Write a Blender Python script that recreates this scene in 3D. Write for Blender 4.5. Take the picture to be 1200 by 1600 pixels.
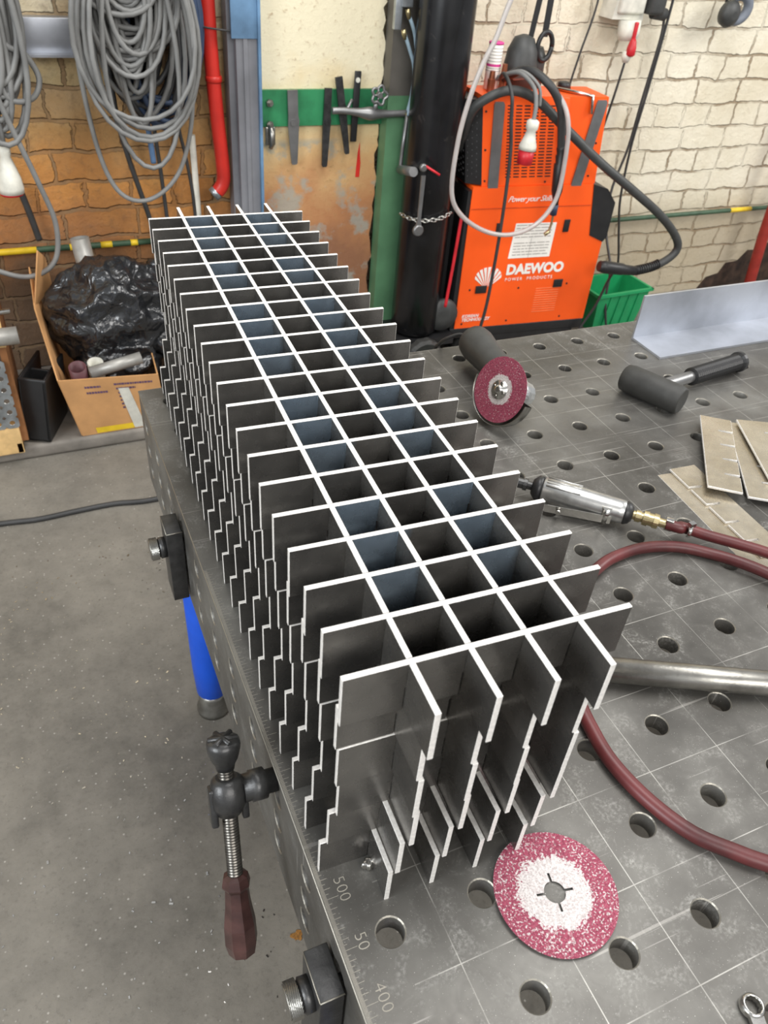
import bpy, bmesh, math, random
from mathutils import Vector, Matrix, noise as mnoise
random.seed(7)
for o in list(bpy.data.objects): bpy.data.objects.remove(o)
S = bpy.context.scene
COL = S.collection
PI = math.pi
# ---------------------------------------------------------------- camera
# metres; z = 0 is the welding table top, the floor is at z = -0.85
FL = -0.85
cam = bpy.data.cameras.new('camera'); camo = bpy.data.objects.new('camera', cam); COL.objects.link(camo)
R0 = Vector((0.91492518, -0.39665964, 0.0746528)); R1 = Vector((-0.19860891, -0.60345052, -0.77227066)); R2 = Vector((0.35137788, 0.69174316, -0.63089222))
M = Matrix.Identity(4)
for i in range(3): M[i][0] = R0[i]; M[i][1] = -R1[i]; M[i][2] = -R2[i]
M[0][3], M[1][3], M[2][3] = -0.18778, -0.27118, 0.77696
camo.matrix_world = M
cam.sensor_fit = 'VERTICAL'; cam.sensor_height = 36; cam.lens = 1222.8 / 1600 * 36
cam.dof.use_dof = True; cam.dof.focus_distance = 1.0; cam.dof.aperture_fstop = 11
cam.clip_start = 0.02
S.camera = camo
# ---------------------------------------------------------------- light
S.view_settings.view_transform = 'Standard'; S.view_settings.look = 'None'; S.view_settings.gamma = 1
S.view_settings.use_curve_mapping = False; S.view_settings.exposure = 0.32
W = bpy.data.worlds.new('world'); S.world = W; W.use_nodes = True
bg = W.node_tree.nodes['Background']; bg.inputs[0].default_value = (0.95, 0.97, 1.0, 1); bg.inputs[1].default_value = 0.45
def area(name, loc, target, sx, sy, power, colr=(1, 1, 1)):
    l = bpy.data.lights.new(name, 'AREA'); l.shape = 'RECTANGLE'; l.size = sx; l.size_y = sy; l.energy = power; l.color = colr
    o = bpy.data.objects.new(name, l); COL.objects.link(o); o.location = loc
    o.rotation_euler = (Vector(target) - Vector(loc)).to_track_quat('-Z', 'Y').to_euler()
area('skylight', (0.9, 0.9, 3.2), (0.7, 0.9, 0), 2.6, 1.6, 75, (1, 0.98, 0.95))
area('side_window', (-3.2, -0.6, 1.7), (0.2, 0.8, 0), 1.8, 1.5, 95, (0.93, 0.97, 1))
area('far_window', (4.2, 0.2, 2.2), (1.2, 1.6, 0), 1.6, 1.6, 70, (1, 0.98, 0.95))
area('rear_window', (0.3, -3.0, 2.4), (0.8, 2.6, 0), 3.0, 1.6, 95, (1, 0.97, 0.93))
# ---------------------------------------------------------------- materials
def lin(c):
    return tuple(((x / 255) / 12.92 if x / 255 <= 0.04045 else ((x / 255 + 0.055) / 1.055) ** 2.4) for x in c) + (1,)
def base_mat(name):
    m = bpy.data.materials.new(name); m.use_nodes = True
    nt = m.node_tree; return m, nt, nt.nodes['Principled BSDF']
def node(nt, t, **kw):
    n = nt.nodes.new(t)
    for k, v in kw.items(): setattr(n, k, v)
    return n
def noise(nt, scale, detail=5, rough=0.55, vec=None, dist=0.0):
    n = node(nt, 'ShaderNodeTexNoise'); n.inputs['Scale'].default_value = scale; n.inputs['Detail'].default_value = detail
    n.inputs['Roughness'].default_value = rough; n.inputs['Distortion'].default_value = dist
    if vec is None:
        tc = node(nt, 'ShaderNodeTexCoord'); vec = tc.outputs['Object']
    nt.links.new(vec, n.inputs['Vector']); return n
def ramp(nt, fac, stops):
    r = node(nt, 'ShaderNodeValToRGB'); e = r.color_ramp.elements
    while len(e) < len(stops): e.new(0.5)
    for i, (p, c) in enumerate(stops):
        e[i].position = p; e[i].color = c if len(c) == 4 else lin(c)
    nt.links.new(fac, r.inputs[0]); return r
def mixc(nt, fac, a, b, mode='MIX'):
    m = node(nt, 'ShaderNodeMix', data_type='RGBA', blend_type=mode)
    for s, v in ((m.inputs[0], fac), (m.inputs[6], a), (m.inputs[7], b)):
        if hasattr(v, 'links'): nt.links.new(v, s)
        else: s.default_value = v
    return m.outputs[2]
def mth(nt, op, a, b=None, clamp=False):
    m = node(nt, 'ShaderNodeMath', operation=op, use_clamp=clamp)
    for s, v in ((m.inputs[0], a), (m.inputs[1], b)):
        if v is None: continue
        if hasattr(v, 'links'): nt.links.new(v, s)
        else: s.default_value = v
    return m.outputs[0]
def bump(nt, bs, h, dist=0.002, strength=0.6):
    b = node(nt, 'ShaderNodeBump'); b.inputs['Distance'].default_value = dist; b.inputs['Strength'].default_value = strength
    nt.links.new(h, b.inputs['Height']); nt.links.new(b.outputs[0], bs.inputs['Normal'])
MATS = {}
def mat(name, c, rough=0.5, metal=0.0, var=0.12, scale=20, bmp=0.0, bscale=60, **kw):
    if name in MATS: return MATS[name]
    m, nt, bs = base_mat(name)
    c0 = lin(c); n = noise(nt, scale)
    lo = tuple(x * (1 - var * 2) for x in c0[:3]) + (1,); hi = tuple(min(1, x * (1 + var)) for x in c0[:3]) + (1,)
    r = ramp(nt, n.outputs[0], [(0.3, lo), (0.65, hi)]); nt.links.new(r.outputs[0], bs.inputs['Base Color'])
    bs.inputs['Roughness'].default_value = rough; bs.inputs['Metallic'].default_value = metal
    for k, v in kw.items(): bs.inputs[k.replace('_', ' ')].default_value = v
    if bmp:
        n2 = noise(nt, bscale); bump(nt, bs, n2.outputs[0], bmp)
    MATS[name] = m; return m

# plate steel: broad faces are dark mill scale, with bluish reflections painted into some cross bars
def plate_mat(name, dark, mid, blue=0.0):
    m, nt, bs = base_mat(name); tc = node(nt, 'ShaderNodeTexCoord'); oi = node(nt, 'ShaderNodeObjectInfo')
    off = node(nt, 'ShaderNodeVectorMath', operation='ADD'); cb = node(nt, 'ShaderNodeCombineXYZ')
    nt.links.new(mth(nt, 'MULTIPLY', oi.outputs['Random'], 9.0), cb.inputs[0]); nt.links.new(tc.outputs['Object'], off.inputs[0]); nt.links.new(cb.outputs[0], off.inputs[1])
    n = noise(nt, 9, 4, vec=off.outputs[0]); n2 = noise(nt, 60, 5, vec=off.outputs[0])
    r = ramp(nt, n.outputs[0], [(0.35, dark), (0.7, mid)])
    c = r.outputs[0]
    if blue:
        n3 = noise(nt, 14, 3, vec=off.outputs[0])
        # bluish sky reflection put into the colour, in bays of the bar
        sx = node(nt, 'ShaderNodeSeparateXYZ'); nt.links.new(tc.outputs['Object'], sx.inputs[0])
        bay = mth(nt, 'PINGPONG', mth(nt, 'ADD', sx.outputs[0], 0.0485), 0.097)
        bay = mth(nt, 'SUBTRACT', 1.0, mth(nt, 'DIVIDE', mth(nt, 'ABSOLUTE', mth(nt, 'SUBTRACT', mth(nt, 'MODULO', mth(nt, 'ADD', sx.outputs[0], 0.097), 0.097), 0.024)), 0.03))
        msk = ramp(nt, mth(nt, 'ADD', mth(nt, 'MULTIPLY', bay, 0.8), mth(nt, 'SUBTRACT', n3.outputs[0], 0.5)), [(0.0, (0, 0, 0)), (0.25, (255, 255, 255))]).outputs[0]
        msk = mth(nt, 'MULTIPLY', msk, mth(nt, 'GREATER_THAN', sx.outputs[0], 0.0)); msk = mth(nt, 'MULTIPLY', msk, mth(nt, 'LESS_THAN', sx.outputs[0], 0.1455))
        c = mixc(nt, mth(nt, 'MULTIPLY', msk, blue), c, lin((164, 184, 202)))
    # fine bright scratches
    mp = node(nt, 'ShaderNodeMapping'); mp.inputs['Scale'].default_value = (6, 6, 160); mp.inputs['Rotation'].default_value = (0.1, 0.25, 0)
    nt.links.new(off.outputs[0], mp.inputs['Vector']); n4 = noise(nt, 2.2, 2, vec=mp.outputs[0])
    s = ramp(nt, n4.outputs[0], [(0.765, (0, 0, 0)), (0.78, (255, 255, 255))]).outputs[0]
    c = mixc(nt, mth(nt, 'MULTIPLY', s, 0.35), c, lin((170, 165, 158)))
    nt.links.new(c, bs.inputs['Base Color']); bs.inputs['Metallic'].default_value = 0.8
    nt.links.new(ramp(nt, n2.outputs[0], [(0.3, (0.20,) * 3 + (1,)), (0.7, (0.33,) * 3 + (1,))]).outputs[0], bs.inputs['Roughness'])
    bump(nt, bs, n2.outputs[0], 0.0003, 0.4)
    return m
M_SCALE = plate_mat('mill_scale_steel', (106, 104, 101), (140, 137, 132), 0.0)
M_SCALE_REFL = plate_mat('mill_scale_painted_reflection', (106, 104, 101), (140, 137, 132), 0.8)
M_EDGE = mat('laser_cut_edge', (226, 223, 218), 0.42, 0.15, 0.08, 300, 0.0008, 700)
M_PLATE = plate_mat('bright_cold_steel', (186, 174, 150), (214, 204, 184))

def table_mat(name, lines=True):
    m, nt, bs = base_mat(name); tc = node(nt, 'ShaderNodeTexCoord'); P = tc.outputs['Object']
    n1 = noise(nt, 3.5, 6, 0.6, P); n2 = noise(nt, 28, 8, 0.7, P, 0.6); n3 = noise(nt, 260, 3, 0.6, P)
    c = ramp(nt, n1.outputs[0], [(0.3, (68, 66, 62)), (0.5, (97, 95, 91)), (0.72, (128, 127, 122))]).outputs[0]
    dust = mth(nt, 'MULTIPLY', ramp(nt, n2.outputs[0], [(0.5, (0, 0, 0)), (0.72, (255, 255, 255))]).outputs[0], ramp(nt, n3.outputs[0], [(0.42, (40, 40, 40)), (0.62, (255, 255, 255))]).outputs[0])
    dust = mth(nt, 'MULTIPLY', dust, ramp(nt, noise(nt, 2.1, 3, vec=P).outputs[0], [(0.35, (45, 45, 45)), (0.55, (255, 255, 255))]).outputs[0])
    c = mixc(nt, mth(nt, 'MULTIPLY', dust, 0.7), c, lin((178, 177, 172)))
    n5 = noise(nt, 900, 1, 0.5, P)
    c = mixc(nt, mth(nt, 'MULTIPLY', ramp(nt, n5.outputs[0], [(0.74, (0, 0, 0)), (0.77, (255, 255, 255))]).outputs[0], 0.8), c, lin((215, 213, 205)))
    if lines:   # scribed 100 mm grid between the holes
        sp = node(nt, 'ShaderNodeSeparateXYZ'); nt.links.new(P, sp.inputs[0]); L = None
        for ax in (0, 1):
            f = mth(nt, 'FRACT', mth(nt, 'MULTIPLY', mth(nt, 'ADD', sp.outputs[ax], 10.05 + 0.0006), 10.0))
            l = mth(nt, 'LESS_THAN', f, 0.0105)
            if ax == 0: l = mth(nt, 'MULTIPLY', l, mth(nt, 'GREATER_THAN', sp.outputs[0], 0.0))
            else: l = mth(nt, 'MULTIPLY', l, mth(nt, 'GREATER_THAN', sp.outputs[0], 0.002))
            L = l if L is None else mth(nt, 'MAXIMUM', L, l)
        brk = ramp(nt, noise(nt, 16, 3, vec=P).outputs[0], [(0.35, (90, 90, 90)), (0.6, (255, 255, 255))]).outputs[0]
        c = mixc(nt, mth(nt, 'MULTIPLY', mth(nt, 'MULTIPLY', L, brk), 0.5), c, lin((205, 203, 196)))
    # long grinding scratches
    for k, (rz, sc) in enumerate(((0.5, 70), (1.2, 50))):
        mp = node(nt, 'ShaderNodeMapping'); mp.inputs['Rotation'].default_value = (0, 0, rz); mp.inputs['Scale'].default_value = (1.2, sc, 1)
        nt.links.new(P, mp.inputs['Vector']); n4 = noise(nt, 3, 2, vec=mp.outputs[0])
        c = mixc(nt, mth(nt, 'MULTIPLY', ramp(nt, n4.outputs[0], [(0.7, (0, 0, 0)), (0.72, (255, 255, 255))]).outputs[0], 0.3), c, lin((185, 182, 176)))
    nt.links.new(c, bs.inputs['Base Color']); bs.inputs['Metallic'].default_value = 0.45
    nt.links.new(ramp(nt, n2.outputs[0], [(0.3, (0.32,) * 3 + (1,)), (0.7, (0.55,) * 3 + (1,))]).outputs[0], bs.inputs['Roughness'])
    bump(nt, bs, n2.outputs[0], 0.0006, 0.35)
    return m
M_TABLE = table_mat('table_steel'); M_TSIDE = table_mat('table_side_steel', False)
M_TEDGE = mat('worn_table_edge', (150, 146, 136), 0.4, 0.6)
M_MARK = mat('engraved_scale', (165, 160, 148), 0.6, 0.2)

def concrete():
    m, nt, bs = base_mat('concrete_floor'); tc = node(nt, 'ShaderNodeTexCoord'); P = tc.outputs['Object']
    n1 = noise(nt, 1.8, 7, 0.65, P); n2 = noise(nt, 22, 8, 0.7, P); n3 = noise(nt, 130, 3, 0.6, P)
    c = ramp(nt, n1.outputs[0], [(0.3, (78, 75, 69)), (0.5, (104, 100, 92)), (0.72, (128, 123, 113))]).outputs[0]
    c = mixc(nt, ramp(nt, n2.outputs[0], [(0.35, (0, 0, 0)), (0.75, (150, 150, 150))]).outputs[0], c, lin((150, 144, 134)))
    c = mixc(nt, ramp(nt, n3.outputs[0], [(0.3, (150, 150, 150)), (0.45, (0, 0, 0))]).outputs[0], c, lin((74, 70, 64)))
    v = node(nt, 'ShaderNodeTexVoronoi'); v.inputs['Scale'].default_value = 46; nt.links.new(P, v.inputs['Vector'])
    sp = ramp(nt, v.outputs['Distance'], [(0.07, (255, 255, 255)), (0.12, (0, 0, 0))]).outputs[0]
    c = mixc(nt, mth(nt, 'MULTIPLY', sp, 0.5), c, lin((188, 184, 176)))
    nt.links.new(c, bs.inputs['Base Color']); bs.inputs['Roughness'].default_value = 0.62
    bump(nt, bs, n2.outputs[0], 0.004, 0.5); return m
M_FLOOR = concrete()

def brick(name, kind):
    m, nt, bs = base_mat(name); tc = node(nt, 'ShaderNodeTexCoord'); P = tc.outputs['Object']
    sp = node(nt, 'ShaderNodeSeparateXYZ'); nt.links.new(P, sp.inputs[0])
    nz = noise(nt, 8, 6, 0.65, P); nz2 = noise(nt, 6, 6, 0.62, P)
    cb = node(nt, 'ShaderNodeCombineXYZ')
    nt.links.new(mth(nt, 'ADD', sp.outputs[0], mth(nt, 'MULTIPLY', nz.outputs[0], 0.085)), cb.inputs[0])
    nt.links.new(mth(nt, 'ADD', sp.outputs[2], mth(nt, 'MULTIPLY', nz2.outputs[0], 0.055)), cb.inputs[1])
    b = node(nt, 'ShaderNodeTexBrick'); b.inputs['Scale'].default_value = 1; b.inputs['Brick Width'].default_value = 0.25
    b.inputs['Row Height'].default_value = 0.098; b.inputs['Mortar Size'].default_value = 0.0065 if kind == 'white' else 0.008; b.inputs['Mortar Smooth'].default_value = 0.5
    b.squash = 0.62; b.squash_frequency = 2; b.offset = 0.5
    b.inputs['Color1'].default_value = (0, 0, 0, 1); b.inputs['Color2'].default_value = (1, 1, 1, 1)
    nt.links.new(cb.outputs[0], b.inputs['Vector'])
    n1 = noise(nt, 2.2, 6, 0.65, P); n2 = noise(nt, 30, 8, 0.7, P)
    if kind == 'white':
        c = ramp(nt, n1.outputs[0], [(0.3, (214, 203, 176)), (0.55, (232, 224, 202)), (0.8, (240, 234, 216))]).outputs[0]
        c = mixc(nt, mth(nt, 'MULTIPLY', ramp(nt, n2.outputs[0], [(0.55, (0, 0, 0)), (0.75, (255, 255, 255))]).outputs[0], 0.35), c, lin((186, 170, 140)))
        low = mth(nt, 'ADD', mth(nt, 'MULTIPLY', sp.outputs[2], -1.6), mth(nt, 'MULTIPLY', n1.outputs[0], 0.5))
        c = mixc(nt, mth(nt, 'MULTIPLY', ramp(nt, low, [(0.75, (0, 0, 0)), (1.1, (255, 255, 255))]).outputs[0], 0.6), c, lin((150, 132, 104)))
        mort = lin((142, 120, 92))  # joints share the paint; shade in the cracks is painted in darker
        mk = mth(nt, 'MULTIPLY', b.outputs['Fac'], ramp(nt, noise(nt, 5, 5, vec=P).outputs[0], [(0.42, (20, 20, 20)), (0.6, (235, 235, 235))]).outputs[0])
    else:
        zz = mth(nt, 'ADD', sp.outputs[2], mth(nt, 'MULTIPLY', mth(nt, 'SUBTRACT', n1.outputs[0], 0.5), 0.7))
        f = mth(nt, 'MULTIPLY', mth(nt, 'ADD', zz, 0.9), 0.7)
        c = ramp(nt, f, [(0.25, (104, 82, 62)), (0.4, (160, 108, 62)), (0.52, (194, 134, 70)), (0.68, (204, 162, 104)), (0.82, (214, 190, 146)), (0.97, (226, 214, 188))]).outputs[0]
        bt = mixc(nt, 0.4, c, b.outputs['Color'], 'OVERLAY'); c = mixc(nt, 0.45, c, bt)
        c = mixc(nt, mth(nt, 'MULTIPLY', ramp(nt, n2.outputs[0], [(0.5, (0, 0, 0)), (0.7, (255, 255, 255))]).outputs[0], 0.5), c, lin((120, 92, 66)))
        mort = lin((140, 116, 86)); mk = mth(nt, 'MULTIPLY', b.outputs['Fac'], ramp(nt, noise(nt, 7, 5, vec=P).outputs[0], [(0.35, (60, 60, 60)), (0.6, (230, 230, 230))]).outputs[0])
    c = mixc(nt, mk, c, mort); nt.links.new(c, bs.inputs['Base Color']); bs.inputs['Roughness'].default_value = 0.75
    h = mth(nt, 'ADD', mth(nt, 'MULTIPLY', b.outputs['Fac'], -1.0), mth(nt, 'MULTIPLY', n2.outputs[0], 0.5))
    bump(nt, bs, h, 0.02, 0.8); return m
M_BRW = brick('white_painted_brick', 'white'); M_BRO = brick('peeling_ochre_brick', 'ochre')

def plaster():
    m, nt, bs = base_mat('peeling_plaster'); tc = node(nt, 'ShaderNodeTexCoord'); P = tc.outputs['Object']
    sp = node(nt, 'ShaderNodeSeparateXYZ'); nt.links.new(P, sp.inputs[0])
    n1 = noise(nt, 5, 7, 0.65, P); n2 = noise(nt, 40, 8, 0.75, P); n3 = noise(nt, 7, 5, 0.6, P)
    f = mth(nt, 'ADD', mth(nt, 'MULTIPLY', sp.outputs[2], 1.3), mth(nt, 'ADD', mth(nt, 'MULTIPLY', n1.outputs[0], 0.7), 0.25))
    c = ramp(nt, f, [(0.05, (142, 98, 70)), (0.28, (176, 122, 80)), (0.5, (200, 160, 110)), (0.72, (218, 196, 150)), (0.95, (228, 218, 188))]).outputs[0]
    c = mixc(nt, ramp(nt, n2.outputs[0], [(0.56, (0, 0, 0)), (0.66, (200, 200, 200))]).outputs[0], c, lin((150, 112, 66)))
    bp = mth(nt, 'MULTIPLY', ramp(nt, n3.outputs[0], [(0.55, (0, 0, 0)), (0.62, (255, 255, 255))]).outputs[0], ramp(nt, sp.outputs[2], [(0.0, (255, 255, 255)), (0.02, (0, 0, 0))]).outputs[0])
    c = mixc(nt, mth(nt, 'MULTIPLY', bp, 0.7), c, lin((150, 156, 148)))
    nt.links.new(c, bs.inputs['Base Color']); bs.inputs['Roughness'].default_value = 0.65
    bump(nt, bs, n2.outputs[0], 0.004, 0.8); return m
M_PLASTER = plaster()

def disc_mat(rw):
    m, nt, bs = base_mat('red_ceramic_abrasive'); tc = node(nt, 'ShaderNodeTexCoord'); P = tc.outputs['Object']
    ln = node(nt, 'ShaderNodeVectorMath', operation='LENGTH'); nt.links.new(P, ln.inputs[0])
    n1 = noise(nt, 520, 3, 0.7, P); n2 = noise(nt, 60, 4, 0.6, P)
    n3 = noise(nt, 430, 3, 0.6, P)
    zone = mth(nt, 'ADD', mth(nt, 'MULTIPLY', mth(nt, 'SUBTRACT', rw, ln.outputs['Value']), 34.0 if rw > 0.03 else 80.0), mth(nt, 'MULTIPLY', mth(nt, 'SUBTRACT', n2.outputs[0], 0.5), 0.8))
    zone = mth(nt, 'MINIMUM', mth(nt, 'MAXIMUM', zone, 0.0 if rw > 0.03 else -0.06), 0.5)
    f = mth(nt, 'ADD', zone, n3.outputs[0])
    red = ramp(nt, n1.outputs[0], [(0.35, (112, 36, 58)), (0.6, (158, 70, 92))]).outputs[0]
    c = mixc(nt, ramp(nt, f, [(0.54, (0, 0, 0)), (0.64, (255, 255, 255))]).outputs[0], red, ramp(nt, n1.outputs[0], [(0.35, (168, 158, 156)), (0.6, (214, 208, 206))]).outputs[0])
    nt.links.new(c, bs.inputs['Base Color']); bs.inputs['Roughness'].default_value = 0.7
    bump(nt, bs, n1.outputs[0], 0.0012, 0.8); return m

M_DKSTEEL = mat('blackened_steel', (74, 74, 74), 0.38, 0.7, 0.2, 40, 0.0006, 200)
M_STEEL = mat('worn_steel', (150, 148, 142), 0.32, 0.9, 0.15, 30, 0.0004, 200)
M_CHROME = mat('polished_steel', (205, 203, 198), 0.18, 1.0, 0.08, 30)
M_GALV = mat('galvanised_steel', (176, 182, 186), 0.35, 0.8, 0.15, 30)
M_ALU = mat('brushed_aluminium', (186, 190, 198), 0.36, 0.7, 0.14, 7)
M_CAST = mat('cast_aluminium', (186, 188, 188), 0.36, 0.8, 0.12, 40)
M_BRASS = mat('brass', (186, 172, 132), 0.34, 0.9)
M_COPPER = mat('copper', (164, 98, 70), 0.35, 0.8)
M_BLKPL = mat('black_plastic', (34, 34, 35), 0.42)
M_GREYPL = mat('dark_grey_rubber', (60, 61, 60), 0.5, 0, 0.1, 40)
M_RUBBER = mat('black_rubber', (52, 52, 50), 0.6, 0, 0.15, 40)
M_CABLE = mat('grey_cable', (122, 122, 120), 0.5, 0, 0.12, 12)
M_BCABLE = mat('black_cable', (54, 54, 54), 0.5)
M_BLUECAB = mat('blue_cable', (50, 66, 92), 0.5)
M_BLUEHOSE = mat('light_blue_hose', (150, 172, 186), 0.4)
M_CLEAR = mat('clear_pvc', (206, 200, 196), 0.25, 0, 0.05, 20, Transmission_Weight=0.35)
M_HOSE = mat('red_rubber_hose', (92, 39, 40), 0.42, 0, 0.28, 14, 0.0003, 40)
M_REDP = mat('red_pipe_paint', (196, 44, 34), 0.38, 0, 0.12, 6)
M_REDPL = mat('red_plastic', (198, 36, 46), 0.4)
M_WHPL = mat('dirty_white_plastic', (214, 212, 200), 0.45, 0, 0.1, 25)
M_WHITE = mat('white_print', (240, 236, 228), 0.6, 0, 0.03)
M_GREY2 = mat('grey_print', (176, 170, 164), 0.6, 0, 0.05)
M_PINK = mat('pink_print', (206, 60, 140), 0.5, 0, 0.05)
M_ORANGE = mat('orange_powder_coat', (252, 92, 22), 0.4, 0.0, 0.04, 4)
M_GREEN = mat('green_plate_paint', (44, 120, 78), 0.38, 0, 0.22, 9, 0.0006, 30)
M_GRNPOST = mat('dull_green_paint', (86, 128, 94), 0.45, 0, 0.14, 6)
M_GRYPOST = mat('dark_primer', (98, 94, 88), 0.5, 0.2, 0.12, 6)
M_BIN = mat('green_plastic', (30, 150, 92), 0.4, 0, 0.06)
M_BLUE = mat('blue_leg_paint', (22, 84, 205), 0.38, 0, 0.04)
M_STEELBLUE = mat('grey_blue_paint', (124, 125, 130), 0.4, 0.2, 0.15, 5)
M_BLUEPAINT = mat('worn_blue_paint', (98, 132, 164), 0.45, 0.1, 0.2, 7)
M_CARD = mat('cardboard', (200, 150, 98), 0.8, 0, 0.08, 12)
M_WOOD = mat('light_wood', (214, 178, 122), 0.65, 0, 0.12, 30)
M_DKWOOD = mat('brown_plywood', (136, 90, 52), 0.6, 0, 0.15, 12)
M_YEL = mat('yellow_paint', (232, 196, 44), 0.5, 0, 0.08)
M_DKGREEN = mat('dark_green_paint', (62, 88, 66), 0.5, 0, 0.12)
M_HANDLE = mat('worn_wooden_handle', (70, 46, 43), 0.32, 0, 0.4, 22, 0.0005, 80)
M_STRAP = mat('grey_metal_strap', (138, 138, 138), 0.38, 0.75, 0.12, 12)
M_LEDGE = mat('worn_concrete_ledge', (128, 122, 114), 0.7, 0, 0.2, 8, 0.004, 20)
M_BLACKGLOSS = mat('black_cylinder_paint', (20, 20, 22), 0.25, 0, 0.5, 6, 0.0003, 20)
def scuffed(m):
    nt = m.node_tree; bs = nt.nodes['Principled BSDF']; old = bs.inputs['Base Color'].links[0].from_socket
    n = noise(nt, 14, 8, 0.75, dist=1.0)
    nt.links.new(mixc(nt, ramp(nt, n.outputs[0], [(0.6, (0, 0, 0)), (0.72, (120, 120, 120))]).outputs[0], old, lin((120, 112, 104))), bs.inputs['Base Color'])
scuffed(M_BLACKGLOSS); scuffed(M_DKSTEEL); scuffed(M_GRNPOST)
def bag_mat():
    m, nt, bs = base_mat('black_polythene'); n = noise(nt, 5, 2, 0.5, dist=1.6); n2 = noise(nt, 16, 2, 0.5, dist=1.5)
    bs.inputs['Base Color'].default_value = lin((34, 35, 37)); bs.inputs['Roughness'].default_value = 0.2; bs.inputs['Specular IOR Level'].default_value = 0.8
    bump(nt, bs, mth(nt, 'ADD', n.outputs[0], mth(nt, 'MULTIPLY', n2.outputs[0], 0.4)), 0.05, 0.55); return m
M_BAG = bag_mat()
M_TUBEG = mat('dull_grey_tube', (168, 166, 160), 0.42, 0.4)
M_WOODCH = mat('dry_leaf', (150, 104, 46), 0.7, 0, 0.3, 200)

# ---------------------------------------------------------------- mesh helpers
class MB:
    def __init__(s): s.bm = bmesh.new()
    def face(s, pts, mi=0, smooth=False):
        vs = [s.bm.verts.new(p) for p in pts]; f = s.bm.faces.new(vs); f.material_index = mi; f.smooth = smooth; return s
    def box(s, a, b, mi=0, bev=0.0, mtx=None):
        t = bmesh.new(); bmesh.ops.create_cube(t, size=1)
        c = [(a[i] + b[i]) / 2 for i in range(3)]; d = [abs(b[i] - a[i]) for i in range(3)]
        for v in t.verts: v.co = Vector((v.co[i] * d[i] + c[i] for i in range(3)))
        if bev: bmesh.ops.bevel(t, geom=list(t.edges), offset=bev, segments=2, affect='EDGES', profile=0.6)
        return s.merge(t, mi, mtx, bool(bev))
    def merge(s, t, mi=0, mtx=None, smooth=False):
        if mtx is not None: bmesh.ops.transform(t, matrix=mtx, verts=t.verts)
        mp = {}
        for v in t.verts: mp[v] = s.bm.verts.new(v.co)
        for f in t.faces:
            try: g = s.bm.faces.new([mp[v] for v in f.verts]); g.material_index = mi; g.smooth = smooth
            except ValueError: pass
        t.free(); return s
    def ring(s, c, u, v, r, n, r2=None):
        return [s.bm.verts.new(c + u * (math.cos(2 * PI * k / n) * r) + v * (math.sin(2 * PI * k / n) * (r2 or r))) for k in range(n)]
    def loft(s, rings, cap=True, mi=0, smooth=True):
        n = len(rings[0])
        for a, b in zip(rings, rings[1:]):
            for k in range(n):
                f = s.bm.faces.new((a[k], a[(k + 1) % n], b[(k + 1) % n], b[k])); f.smooth = smooth; f.material_index = mi
        if cap:
            for r in (rings[0], rings[-1]):
                try: f = s.bm.faces.new(r); f.material_index = mi
                except ValueError: pass
        return s
    def lathe(s, p0, p1, prof, n=24, mi=0, cap=True, smooth=True):
        """prof = [(t along axis in metres, radius)...] measured from p0 towards p1"""
        p0, p1 = Vector(p0), Vector(p1); d = (p1 - p0).normalized(); u = d.orthogonal().normalized(); v = d.cross(u)
        return s.loft([s.ring(p0 + d * t, u, v, max(r, 1e-4), n) for t, r in prof], cap, mi, smooth)
    def cyl(s, p0, p1, r, r1=None, n=20, mi=0, cap=True):
        L = (Vector(p1) - Vector(p0)).length
        return s.lathe(p0, p1, [(0, r), (L, r if r1 is None else r1)], n, mi, cap)
    def tube(s, pts, r, n=8, mi=0, cap=True):
        pts = [Vector(p) for p in pts]; rings = []; d0 = (pts[1] - pts[0]).normalized(); u = d0.orthogonal().normalized()
        for i, p in enumerate(pts):
            d = (pts[min(i + 1, len(pts) - 1)] - pts[max(i - 1, 0)]).normalized()
            u = (u - d * u.dot(d)).normalized(); v = d.cross(u)
            rr = r(i / (len(pts) - 1)) if callable(r) else r
            rings.append(s.ring(p, u, v, rr, n))
        return s.loft(rings, cap, mi)
    def prism(s, poly, o, ax, ay, th, mi=0, edge_mi=None):
        """extrude polygon poly (in axes ax, ay at o) by vector th"""
        o, ax, ay, th = Vector(o), Vector(ax), Vector(ay), Vector(th)
        A = [s.bm.verts.new(o + ax * x + ay * y) for x, y in poly]; B = [s.bm.verts.new(o + ax * x + ay * y + th) for x, y in poly]
        n = len(poly); e = mi if edge_mi is None else edge_mi
        f = s.bm.faces.new(A[::-1]); f.material_index = mi; f = s.bm.faces.new(B); f.material_index = mi
        for k in range(n):
            f = s.bm.faces.new((A[k], A[(k + 1) % n], B[(k + 1) % n], B[k])); f.material_index = e
        return s
    def mesh(s, name, mats, norm=True):
        if norm: bmesh.ops.recalc_face_normals(s.bm, faces=s.bm.faces)
        me = bpy.data.meshes.new(name); s.bm.to_mesh(me); s.bm.free()
        for m in (mats if isinstance(mats, (list, tuple)) else [mats]): me.materials.append(m)
        return me
def root_of(o):
    while o.parent: o = o.parent
    return o
def part(name, mb, mats, parent=None, label=None, local=False, origin=None, norm=True):
    me = mb if isinstance(mb, bpy.types.Mesh) else mb.mesh(name, mats, norm)
    o = bpy.data.objects.new(name, me); COL.objects.link(o)
    if parent:
        o.parent = parent
        if not local: me.transform(root_of(parent).matrix_basis.inverted())
    if origin is not None:
        v = Vector(origin); me.transform(Matrix.Translation(-v)); o.location = v
    if label: o['label'] = label
    return o
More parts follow.
